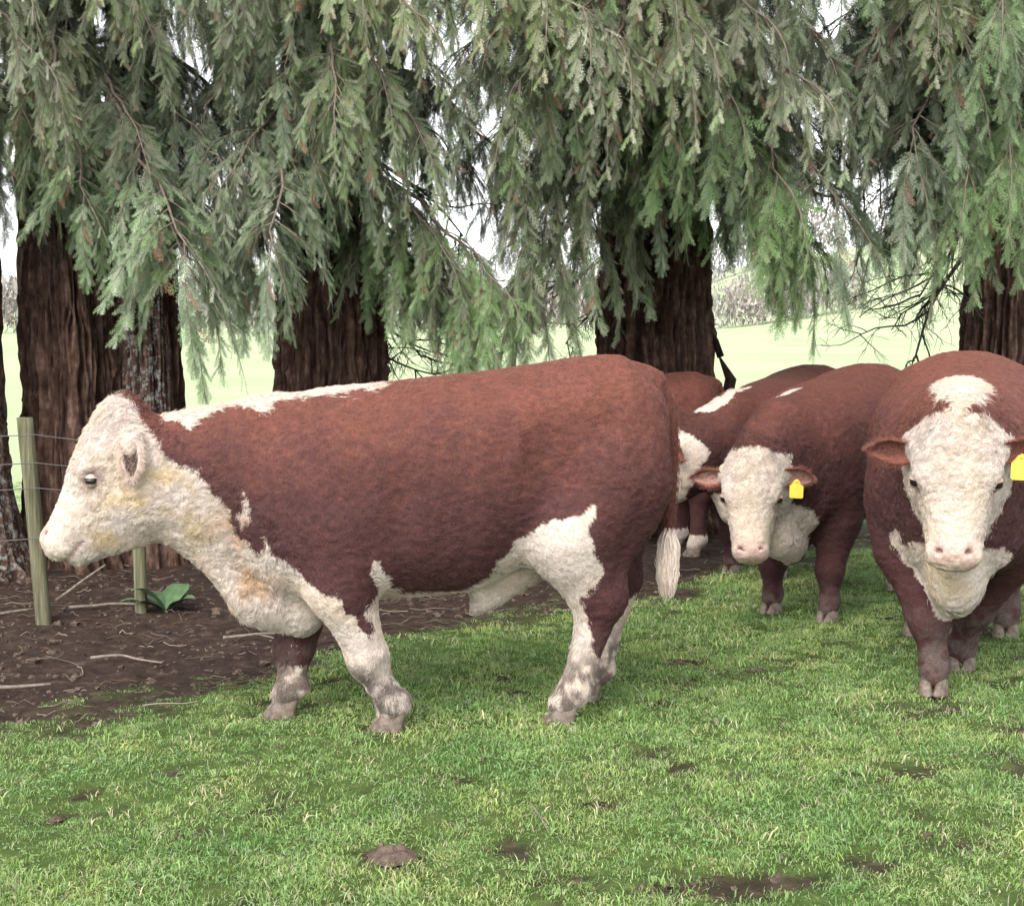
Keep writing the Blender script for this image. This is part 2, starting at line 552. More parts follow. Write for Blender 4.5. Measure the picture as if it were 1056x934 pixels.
P, sc_, rot_ = scatter(1.0)
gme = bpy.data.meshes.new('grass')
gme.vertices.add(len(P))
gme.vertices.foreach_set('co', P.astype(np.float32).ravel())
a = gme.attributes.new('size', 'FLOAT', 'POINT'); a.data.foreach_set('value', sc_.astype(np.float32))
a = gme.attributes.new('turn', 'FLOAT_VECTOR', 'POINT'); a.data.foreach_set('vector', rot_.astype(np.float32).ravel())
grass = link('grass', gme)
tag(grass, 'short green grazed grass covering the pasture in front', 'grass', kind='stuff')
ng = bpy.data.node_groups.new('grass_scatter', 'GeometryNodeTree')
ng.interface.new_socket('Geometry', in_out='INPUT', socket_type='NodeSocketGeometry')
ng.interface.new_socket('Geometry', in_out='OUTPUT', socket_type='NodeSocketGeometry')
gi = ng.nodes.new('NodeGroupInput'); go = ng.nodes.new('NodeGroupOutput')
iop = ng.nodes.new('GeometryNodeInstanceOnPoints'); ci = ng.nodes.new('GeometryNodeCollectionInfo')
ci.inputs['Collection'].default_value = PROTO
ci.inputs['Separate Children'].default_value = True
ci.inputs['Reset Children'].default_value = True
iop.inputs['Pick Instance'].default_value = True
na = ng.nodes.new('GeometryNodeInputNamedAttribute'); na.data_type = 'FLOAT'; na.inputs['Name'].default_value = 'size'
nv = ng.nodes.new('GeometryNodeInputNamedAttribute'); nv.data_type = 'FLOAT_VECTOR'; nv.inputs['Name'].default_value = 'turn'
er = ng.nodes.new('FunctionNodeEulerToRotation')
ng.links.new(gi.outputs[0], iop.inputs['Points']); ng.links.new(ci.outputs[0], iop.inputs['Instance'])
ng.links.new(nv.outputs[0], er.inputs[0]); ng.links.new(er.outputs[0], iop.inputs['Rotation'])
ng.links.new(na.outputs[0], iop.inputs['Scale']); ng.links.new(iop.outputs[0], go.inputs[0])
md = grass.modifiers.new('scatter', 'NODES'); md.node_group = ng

# ------------------------------------------------------------------ far hedgerows and woods
def far_band(name, label, x0, x1, yfun, hfun, step, cols, seed, zbase=None):
    r = np.random.default_rng(seed)
    cnt = int(abs(x1 - x0) / step)
    xs = np.linspace(x0, x1, cnt) + r.uniform(-step, step, cnt)
    V, C = [], []
    for x in xs:
        y = yfun(x) + r.uniform(-3, 3)
        z0 = float(terrain(np.array([x]), np.array([y]))[0]) - 0.3
        h = hfun(x) * r.uniform(0.55, 1.15)
        w = h * r.uniform(0.3, 0.5)
        m_ = 260
        d = norm(r.normal(size=(m_, 3))) * (r.uniform(0.3, 1, (m_, 1)) ** 0.6)
        c = np.array([x, y, z0 + h * 0.55]) + d * np.array([w, w, h * 0.5])
        s = h * 0.042
        tri = c[:, None, :] + r.normal(size=(m_, 3, 3)) * s * np.array([0.6, 0.6, 1.4])
        V.append(tri.reshape(-1, 3))
        col = np.array(cols[r.integers(len(cols))]) * r.uniform(0.8, 1.2, (m_, 1))
        C.append(np.repeat(col, 3, 0))
    V = np.concatenate(V)
    T = np.arange(len(V)).reshape(-1, 3)
    o = link(name, make_mesh(name, V, T, M['far'], False, {'col': np.concatenate(C)}))
    return tag(o, label, 'hedgerow', kind='stuff')

HAZED_BARE = [(0.30, 0.265, 0.245), (0.27, 0.255, 0.235), (0.25, 0.26, 0.21)]  # bare twig colours lightened: the haze of distance is put into them
far_band('far_hedgerow', 'pale leafless hedgerow far behind the pasture', -160, 46, lambda x: 205 + 0.05 * x, lambda x: 7.5, 1.0, HAZED_BARE, 1)
far_band('far_wood', 'wood coloured hazy grey on the skyline behind the far hedgerow', -420, 420, lambda x: 520 + 0.1 * x, lambda x: 17, 3.2, [(0.24, 0.25, 0.25), (0.23, 0.25, 0.23), (0.28, 0.26, 0.25)], 2)  # distance haze painted into the wood's greys, no air volume

# ------------------------------------------------------------------ trees
def trunk_mesh(name, prof, lobes, seed, lean=(0, 0), lichen=None, flare=0.35, height=7.0, nseg=150, nang=200):
    """prof: base radius; fibrous ridged bark is real relief"""
    z = np.concatenate([np.linspace(-0.08, 3.6, nseg), np.linspace(3.75, height, 14)])
    th = np.arange(nang) * 2 * np.pi / nang
    Z, TH = np.meshgrid(z, th, indexing='ij')
    zz, tt = Z.ravel(), TH.ravel()
    R = prof * (1 - 0.085 * np.clip(zz, 0, 99)) * (1 + flare * np.exp(-np.clip(zz, 0, 9) / 0.28))
    lob = 0
    for (k, amp, ph) in lobes:
        lob = lob + amp * np.cos(k * tt + ph + 0.22 * zz)
    flute = 1 + lob * (0.7 + 0.9 * np.exp(-np.clip(zz, 0, 9) / 0.5))
    cx, sx = np.cos(tt), np.sin(tt)
    Pn = np.stack([cx * 3.4, sx * 3.4, zz * 0.55], 1)
    warp = 0.8 * vnoise(np.stack([cx * 3, sx * 3, zz * 2.2], 1), seed + 3) + 0.4 * vnoise(np.stack([cx * 7, sx * 7, zz * 6], 1), seed + 4)
    a = 1 - np.abs(vnoise(np.stack([cx * 9 + warp, sx * 9 + warp, zz * 0.8], 1), seed))
    b = 1 - np.abs(vnoise(np.stack([cx * 19 + 2 * warp, sx * 19 + 2 * warp, zz * 1.9], 1), seed + 9))
    ridge = 0.6 * a ** 2 + 0.4 * b ** 2
    R = R * flute + prof * 0.24 * (ridge - 0.5) + prof * 0.10 * vnoise(Pn, seed + 5)
    x = R * cx + lean[0] * zz
    y = R * sx + lean[1] * zz
    V = np.stack([x, y, zz], 1)
    n1, m1 = nang, len(z)
    i = np.arange(m1 - 1)[:, None] * n1
    j = np.arange(n1)[None, :]
    jn = (j + 1) % n1
    F = np.stack([i + j, i + jn, i + n1 + jn, i + n1 + j], -1).reshape(-1, 4)
    lic = np.zeros(len(V))
    if lichen:
        ang, wid, z0, z1 = lichen
        d = np.abs((tt - ang + np.pi) % (2 * np.pi) - np.pi)
        lic = (1 - sstep(wid * 0.6, wid, d)) * sstep(z0 - 0.3, z0 + 0.2, zz) * (1 - sstep(z1 - 0.3, z1 + 0.4, zz))
    return make_mesh(name, V, F, M['bark'], True, {'ridge': np.clip(ridge, 0, 1), 'lichen': lic})

# one flat fern-like spray: axis along +x, branchlets in the xy plane, drooping a little
def frond_template(seed):
    r = np.random.default_rng(seed)
    tris = []
    def strip(p, q, w0, w1):
        d = norm(q - p)
        s = np.cross(d, [0, 0, 1.0])
        s = norm(s)
        tris.append((p - s * w0, p + s * w0, q + s * w1))
    L = 1.0
    strip(np.zeros(3), np.array([L, 0, -0.10]), 0.011, 0.006)
    nb = 6
    for i in range(nb):
        t = 0.05 + 0.88 * i / nb
        for sgn in (-1, 1):
            tt = t + (0.04 if sgn > 0 else 0)
            ln = 0.33 * (1 - tt) ** 0.6 * r.uniform(0.7, 1.2) + 0.06
            ang = math.radians(r.uniform(24, 42))
            p = np.array([tt * L, 0, -0.10 * tt * tt])
            d = np.array([math.cos(ang), sgn * math.sin(ang), -r.uniform(0.05, 0.28)])
            q = p + d * ln
            strip(p, q, 0.015, 0.009)
            m_ = 2 if ln > 0.16 else 1
            for k in range(m_):
                u = (k + 0.6) / (m_ + 0.3)
                pp = p + d * ln * u
                for s2 in (-1, 1):
                    a2 = ang * sgn + s2 * math.radians(r.uniform(28, 45))
                    l2 = 0.17 * (1.05 - 0.6 * u) * r.uniform(0.7, 1.2)
                    qq = pp + np.array([math.cos(a2), math.sin(a2), -r.uniform(0.0, 0.35)]) * l2
                    strip(pp, qq, 0.014, 0.005)
    return np.array(tris)

FRONDS = [frond_template(s) for s in range(4)]

def frame(d, up):
    x = norm(d)
    z = up - x * np.dot(up, x)
    z = norm(z)
    y = np.cross(z, x)
    return np.stack([x, y, z], 0)

GREENS = [(0.142, 0.185, 0.095), (0.172, 0.210, 0.120), (0.200, 0.230, 0.150), (0.128, 0.178, 0.078), (0.245, 0.260, 0.180)]

def bough_meshes(seed, length=2.0, drop=0.9, rise=0.16, n_sec=26, hang=(0.45, 0.95), spreadw=0.55, frond=0.24, tone=(1, 1, 1), brown=0.02, start=0.22, nfk=2.0):
    """a limb with hanging branchlets -> (limb mesh, foliage mesh)"""
    r = np.random.default_rng(seed)
    wood = Bag()
    FT, FC = [], []
    t = np.linspace(0, 1, 14)
    side = r.uniform(-0.15, 0.15)
    main = np.stack([length * t, side * np.sin(2.2 * t), rise * np.sin(np.pi * np.clip(t * 1.5, 0, 1)) - drop * t ** 2.2], 1)
    main = main + 0.02 * r.normal(size=main.shape) * t[:, None]
    wood.add(*tube(main, 0.019 * (1 - t) ** 0.8 + 0.004, 6))
    def leafy(p0, d0, ln, w0, droop, nf, fl, tint):
        k = 9
        pts = [np.array(p0, float)]
        d = norm(d0)
        for i in range(k):
            d = norm(d + np.array([0, 0, -droop]) * (1.0 / k) * 2.2 + r.normal(size=3) * 0.07)
            pts.append(pts[-1] + d * ln / k)
        pts = np.array(pts)
        wood.add(*tube(pts, np.linspace(w0, 0.0016, len(pts)), 4, cap=False))
        latv = norm(np.cross(d0, [0, 0, 1.0]) + r.normal(size=3) * 0.35)
        for i in range(nf):
            u = 0.10 + 0.90 * (i + r.uniform(-0.2, 0.2)) / (nf - 1)
            u = min(max(u, 0.03), 0.995)
            f = u * k
            i0 = min(int(f), k - 1)
            p = pts[i0] + (pts[i0 + 1] - pts[i0]) * (f - i0)
            dd = norm(pts[i0 + 1] - pts[i0])
            lat = norm(latv - dd * np.dot(latv, dd))
            sgn = 1 if i % 2 else -1
            ang = math.radians(r.uniform(22, 52)) * (1 - 0.5 * u)
            fd = dd * math.cos(ang) + lat * sgn * math.sin(ang) + r.normal(size=3) * 0.30 + np.array([0, 0, -0.45])
            upv = norm(np.cross(dd, lat) * (1 if r.uniform() > 0.5 else -1) + r.normal(size=3) * 0.45)
            R = frame(fd, upv)
            s = fl * r.uniform(0.65, 1.2) * (1 - 0.35 * u)
            tri = FRONDS[r.integers(4)] * np.array([1, r.uniform(0.6, 1.0), 1])
            FT.append((tri * s) @ R + p)
            if r.uniform() < brown:
                c = np.array([0.20, 0.115, 0.075])
            else:
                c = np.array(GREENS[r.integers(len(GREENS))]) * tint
            c = c * r.uniform(0.75, 1.25)
            g = np.linspace(0.9, 1.12, len(tri))[:, None] * r.uniform(0.88, 1.12, (len(tri), 1))
            FC.append((c * g))
    for i in range(n_sec):
        u = start + (1 - start) * (i + r.uniform(-0.3, 0.3)) / n_sec
        u = min(max(u, 0.05), 0.99)
        f = u * 13
        i0 = min(int(f), 12)
        p = main[i0] + (main[i0 + 1] - main[i0]) * (f - i0)
        dm = norm(main[i0 + 1] - main[i0])
        sgn = 1 if i % 2 else -1
        lat = np.array([-dm[1], dm[0], 0.0]) * sgn
        d0 = dm * r.uniform(0.2, 0.8) + lat * r.uniform(0.3, 1.1) * spreadw * 1.8 + np.array([0, 0, r.uniform(-0.5, 0.15)])
        ln = r.uniform(*hang) * (1 - 0.30 * u)
        leafy(p, d0, ln, 0.0055, r.uniform(0.55, 1.3), int(nfk * (15 + ln * 22)), frond, np.array(tone) * r.uniform(0.82, 1.18))
    leafy(main[-1], main[-1] - main[-2], 0.5, 0.006, 0.9, 14, frond, np.array(tone))
    tri = np.concatenate(FT)
    C = np.repeat(np.concatenate(FC), 3, 0)
    Vf = tri.reshape(-1, 3)
    fol = make_mesh('foliage', Vf, np.arange(len(Vf)).reshape(-1, 3), M['foliage'], False, {'col': C})
    return wood.mesh('limb', M['twig']), fol, main[-1]

BOUGHS = {
    'crown': bough_meshes(6, drop=0.8, hang=(0.5, 1.0), spreadw=0.6, n_sec=22, frond=0.26, nfk=0.7),
    'drape': bough_meshes(1, drop=0.75, hang=(0.6, 1.15), spreadw=0.40, n_sec=26, frond=0.145),
    'fan': bough_meshes(2, drop=1.0, hang=(0.5, 1.0), spreadw=0.75, n_sec=32, frond=0.155, tone=(0.95, 1.02, 1.02)),
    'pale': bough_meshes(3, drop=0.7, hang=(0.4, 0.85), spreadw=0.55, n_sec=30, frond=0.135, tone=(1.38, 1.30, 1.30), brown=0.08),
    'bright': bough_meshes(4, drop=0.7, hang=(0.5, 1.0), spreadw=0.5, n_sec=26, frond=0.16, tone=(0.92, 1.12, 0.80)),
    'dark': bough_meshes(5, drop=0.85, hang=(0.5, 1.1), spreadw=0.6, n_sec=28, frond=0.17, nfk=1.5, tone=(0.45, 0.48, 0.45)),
}

def dead_mesh(seed, length=1.5, depth=4):
    r = np.random.default_rng(seed)
    bag = Bag()
    def grow(p, d, ln, w, lev):
        k = 6
        pts = [p]
        for i in range(k):
            d = norm(d + r.normal(size=3) * 0.16 + np.array([0, 0, -0.05]))
            pts.append(pts[-1] + d * ln / k)
        bag.add(*tube(pts, np.linspace(w, max(w * 0.35, 0.0014), k + 1), 5 if lev == 0 else 4, cap=False))
        if lev < depth - 1:
            for i in range(5 if lev else 9):
                u = r.uniform(0.25, 1.0)
                f = min(int(u * k), k - 1)
                q = pts[f] + (pts[f + 1] - pts[f]) * (u * k - f)
                dd = norm(d + r.normal(size=3) * 0.75 + np.array([0, 0, -0.12]))
                grow(q, dd, ln * r.uniform(0.3, 0.55), w * 0.45, lev + 1)
    grow(np.zeros(3), np.array([1.0, 0, -0.05]), length, 0.022, 0)
    return bag.mesh('dead_bough', M['dead'])

DEAD = [dead_mesh(s) for s in (21, 22, 23)]

def tree(label, x, y, stems):
    t = link('conifer_tree', None, loc=(x, y, 0))
    t.empty_display_size = 0.3
    tag(t, label, 'tree', 'old conifers along the fence')
    for k, (dx, dy, kw) in enumerate(stems):
        link('trunk', trunk_mesh('trunk', **kw), t, loc=(dx, dy, 0))
    return t

T_EDGE = tree('conifer cut off by the left edge beside the nearest fence post', -3.41, 9.3, [(0, 0, dict(prof=0.33, lobes=[(3, .05, 1), (5, .05, 0)], seed=3, lichen=(-0.6, 1.0, 0.0, 0.9), flare=0.5))])
T_A = tree('twin-stemmed conifer with grey lichen behind the side-on bull\'s head', -2.80, 9.9, [
    (0, 0, dict(prof=0.315, lobes=[(3, .05, 1), (5, .05, 0)], seed=5, lean=(-0.03, 0))),
    (0.47, 0.10, dict(prof=0.225, lobes=[(3, .06, 2), (4, .05, 0)], seed=8, lean=(-0.02, 0.02), lichen=(-1.9, 1.3, 0.3, 2.2)))])
T_B = tree('thick furrowed conifer rising behind the side-on bull\'s shoulders', -1.22, 10.2, [(0, 0, dict(prof=0.385, lobes=[(3, .05, 0), (7, .04, 1)], seed=11, lean=(0.005, 0)))])
T_C = tree('massive buttressed conifer rising behind the side-on bull\'s rump', 1.06, 11.6, [(0, 0, dict(prof=0.44, lobes=[(3, .05, 2), (6, .06, 1)], seed=14, flare=0.3))])
T_D = tree('conifer at the right edge behind the bull that faces the camera', 3.76, 11.8, [(0, 0, dict(prof=0.37, lobes=[(3, .06, 0.5), (5, .06, 1)], seed=18, lean=(0.015, 0)))])

def bough(t, kind, target, wide=1.0, twist=0.0):
    """a bough rooted on tree t, whose leader ends at the world point target"""
    limb, fol, tip = BOUGHS[kind]
    tx, ty = t.location.x, t.location.y
    dx, dy = target[0] - tx, target[1] - ty
    D = math.hypot(dx, dy)
    yaw = math.atan2(dy, dx) - math.atan2(tip[1], tip[0])
    s = D / math.hypot(tip[0], tip[1])
    sz = min(max(s, 0.75), 1.15)
    o = link('bough', limb, t, loc=(0, 0, target[2] - tip[2] * sz), rot=(twist, 0, yaw), scale=(s, min(max(s, 0.8), 1.2) * wide, sz))
    link('foliage', fol, o)
    return o

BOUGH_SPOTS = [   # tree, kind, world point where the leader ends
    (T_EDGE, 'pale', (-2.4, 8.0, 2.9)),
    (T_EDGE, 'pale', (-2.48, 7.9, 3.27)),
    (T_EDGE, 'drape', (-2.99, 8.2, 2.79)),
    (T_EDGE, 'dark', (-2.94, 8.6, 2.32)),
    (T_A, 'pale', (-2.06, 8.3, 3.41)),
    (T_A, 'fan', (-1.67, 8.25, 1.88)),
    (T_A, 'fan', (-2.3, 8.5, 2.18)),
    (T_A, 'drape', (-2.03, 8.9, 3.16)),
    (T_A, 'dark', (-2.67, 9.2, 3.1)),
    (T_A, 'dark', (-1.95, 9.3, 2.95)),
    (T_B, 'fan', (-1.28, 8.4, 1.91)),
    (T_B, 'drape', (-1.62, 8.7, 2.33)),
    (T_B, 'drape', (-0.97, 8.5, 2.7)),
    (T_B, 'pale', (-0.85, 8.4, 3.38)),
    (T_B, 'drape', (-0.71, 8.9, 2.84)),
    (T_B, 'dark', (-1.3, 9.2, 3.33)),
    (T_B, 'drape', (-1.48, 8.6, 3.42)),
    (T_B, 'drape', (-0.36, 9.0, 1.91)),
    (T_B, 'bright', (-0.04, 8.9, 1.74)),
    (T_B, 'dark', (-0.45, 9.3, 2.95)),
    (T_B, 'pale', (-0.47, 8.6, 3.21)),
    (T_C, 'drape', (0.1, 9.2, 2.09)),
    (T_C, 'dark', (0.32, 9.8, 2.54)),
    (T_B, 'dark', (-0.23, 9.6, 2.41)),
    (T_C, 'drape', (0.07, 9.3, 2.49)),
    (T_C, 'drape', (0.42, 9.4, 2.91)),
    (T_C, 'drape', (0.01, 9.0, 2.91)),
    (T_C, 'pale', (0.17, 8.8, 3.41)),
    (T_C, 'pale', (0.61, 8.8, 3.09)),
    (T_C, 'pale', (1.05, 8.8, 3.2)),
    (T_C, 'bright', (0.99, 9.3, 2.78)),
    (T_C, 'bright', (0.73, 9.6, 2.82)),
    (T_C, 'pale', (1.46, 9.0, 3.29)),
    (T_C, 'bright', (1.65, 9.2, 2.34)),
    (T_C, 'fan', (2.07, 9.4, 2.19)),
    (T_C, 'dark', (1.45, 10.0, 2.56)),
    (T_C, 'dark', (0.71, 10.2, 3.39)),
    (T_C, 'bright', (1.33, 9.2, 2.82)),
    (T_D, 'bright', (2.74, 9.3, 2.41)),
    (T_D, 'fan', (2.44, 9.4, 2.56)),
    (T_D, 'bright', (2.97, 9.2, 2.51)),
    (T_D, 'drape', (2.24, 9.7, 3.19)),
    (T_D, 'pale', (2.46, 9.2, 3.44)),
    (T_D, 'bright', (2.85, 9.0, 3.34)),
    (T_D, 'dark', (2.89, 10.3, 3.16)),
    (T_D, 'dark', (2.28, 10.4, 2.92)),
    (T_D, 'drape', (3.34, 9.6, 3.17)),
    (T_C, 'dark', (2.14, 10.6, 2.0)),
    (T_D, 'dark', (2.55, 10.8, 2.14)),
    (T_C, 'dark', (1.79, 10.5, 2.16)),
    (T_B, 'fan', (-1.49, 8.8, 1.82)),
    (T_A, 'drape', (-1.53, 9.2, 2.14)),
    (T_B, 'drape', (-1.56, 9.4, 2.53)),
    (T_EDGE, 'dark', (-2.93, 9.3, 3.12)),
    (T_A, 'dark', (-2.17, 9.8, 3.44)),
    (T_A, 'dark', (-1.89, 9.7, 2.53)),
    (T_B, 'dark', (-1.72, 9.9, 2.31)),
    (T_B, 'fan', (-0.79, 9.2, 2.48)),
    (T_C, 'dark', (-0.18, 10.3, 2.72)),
    (T_C, 'dark', (0.08, 10.3, 3.29)),
    (T_B, 'dark', (-0.67, 10.1, 3.5)),
    (T_C, 'dark', (1.76, 10.4, 2.86)),
    (T_D, 'dark', (2.46, 10.6, 2.75)),
    (T_C, 'fan', (1.43, 9.5, 2.63)),
    (T_C, 'pale', (0.95, 8.9, 3.05)),
    (T_C, 'pale', (0.52, 9.1, 2.92)),
    (T_C, 'fan', (0.3, 9.2, 3.1)),
    (T_D, 'fan', (2.72, 9.3, 3.12)),
    (T_A, 'pale', (-2.44, 8.4, 2.71)),
    (T_B, 'drape', (-0.42, 9.3, 3.52)),
    (T_C, 'dark', (-0.36, 10.0, 3.24)),
    (T_D, 'dark', (1.94, 10.2, 3.08)),
    (T_C, 'dark', (2.06, 10.3, 2.78)),
    (T_C, 'dark', (1.9, 10.2, 3.58)),
    (T_C, 'drape', (-0.45, 9.4, 3.82)),
    (T_A, 'fan', (-1.56, 9.0, 2.35)),
    (T_B, 'fan', (-1.82, 9.2, 2.71)),
    (T_A, 'drape', (-1.58, 8.9, 2.01)),
    (T_B, 'dark', (-1.8, 9.9, 2.86)),
    (T_A, 'dark', (-1.66, 10.0, 3.24)),
    (T_B, 'dark', (-0.56, 10.2, 2.58)),
    (T_B, 'fan', (-1.11, 9.0, 2.41)),
    (T_C, 'bright', (1.82, 9.6, 2.05)),
    (T_D, 'drape', (2.59, 9.6, 2.35)),
    (T_B, 'bright', (-0.16, 8.9, 1.49)),
    (T_C, 'drape', (0.01, 9.2, 1.63)),
    (T_B, 'drape', (-0.31, 9.2, 1.54)),
    (T_A, 'fan', (-1.63, 8.3, 1.7)),
    (T_C, 'drape', (1.01, 10.0, 2.59)),
    (T_B, 'drape', (-1.61, 9.0, 3.18)),
    (T_A, 'drape', (-1.7, 8.8, 3.46)),
    (T_B, 'fan', (-1.27, 9.0, 2.91)),
    (T_B, 'drape', (-0.49, 8.9, 2.56)),
    (T_C, 'drape', (-0.27, 9.2, 3.1)),
    (T_C, 'pale', (-0.15, 8.7, 3.55)),
    (T_C, 'drape', (1.92, 9.6, 3.23)),
    (T_D, 'dark', (2.1, 10.2, 3.46)),
    (T_D, 'drape', (1.79, 9.6, 3.75)),
    (T_C, 'pale', (1.74, 9.0, 2.91)),
    (T_C, 'fan', (1.0, 9.9, 2.37)),
    (T_C, 'drape', (0.43, 10.2, 2.71)),
    (T_D, 'dark', (2.52, 10.3, 2.4)),
    (T_A, 'drape', (-2.03, 8.6, 2.48)),
    (T_EDGE, 'drape', (-2.64, 8.7, 2.54)),
    (T_B, 'drape', (-0.85, 9.3, 3.4)),
    (T_C, 'pale', (0.39, 8.7, 3.23)),
    (T_C, 'pale', (0.81, 8.6, 3.47)),
    (T_EDGE, 'drape', (-2.97, 8.5, 3.86)),
    (T_A, 'pale', (-2.73, 9.4, 4.31)),
    (T_A, 'fan', (-2.16, 9.3, 4.15)),
    (T_B, 'bright', (-1.6, 9.2, 4.33)),
    (T_B, 'drape', (-1.05, 9.1, 4.17)),
    (T_B, 'pale', (-0.51, 9.0, 4.02)),
    (T_C, 'fan', (0.01, 8.9, 4.19)),
    (T_C, 'bright', (0.52, 8.8, 4.04)),
    (T_C, 'drape', (1.02, 8.7, 4.2)),
    (T_C, 'pale', (1.51, 8.6, 4.06)),
    (T_D, 'fan', (1.99, 8.5, 3.91)),
    (T_D, 'bright', (2.75, 9.4, 4.36)),
    (T_D, 'drape', (3.26, 9.3, 4.21)),
]
for _t, _k, _p in BOUGH_SPOTS:
    bough(_t, _k, _p)
_r = random.Random(5)
for _t in (T_EDGE, T_A, T_B, T_C, T_D):                 # the crown above and behind
    for _i in range(12):
        _a = _i * 2.399 + _r.uniform(-0.3, 0.3)
        _z = 3.3 + 4.6 * _i / 12
        _D = _r.uniform(1.5, 2.1) * (1.28 - 0.11 * _z)
        bough(_t, 'crown', (_t.location.x + _D * math.cos(_a), _t.location.y + _D * math.sin(_a), _z))
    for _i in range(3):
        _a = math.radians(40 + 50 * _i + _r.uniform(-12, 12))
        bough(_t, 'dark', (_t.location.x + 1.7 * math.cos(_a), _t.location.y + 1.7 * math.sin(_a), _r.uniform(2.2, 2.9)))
# dead, leafless lower boughs: tree, height, heading, pitch, size, which
for _t, _z, _a, _p, _s, _w in ((T_B, 2.3, 20, 5, 0.75, 0), (T_B, 1.9, 35, 4, 0.7, 1), (T_B, 2.75, 12, 0, 0.8, 2), (T_B, 1.55, 28, 2, 0.6, 0), (T_B, 2.5, 50, 0, 0.8, 1),
                               (T_D, 2.35, 196, 16, 1.0, 2), (T_D, 2.6, 205, 10, 0.9, 1),
                               (T_C, 1.9, 185, 4, 0.6, 2), (T_C, 2.3, 172, 2, 0.7, 1), (T_A, 2.7, -30, 0, 0.7, 1), (T_A, 2.5, -100, 12, 0.45, 2), (T_B, 2.7, 215, 5, 0.5, 0), (T_C, 3.3, 5, 0, 1.0, 1), (T_D, 3.4, 180, 0, 1.0, 2)):
    link('dead_bough', DEAD[_w], _t, loc=(0, 0, _z), rot=(0, math.radians(_p), math.radians(_a)), scale=_s)

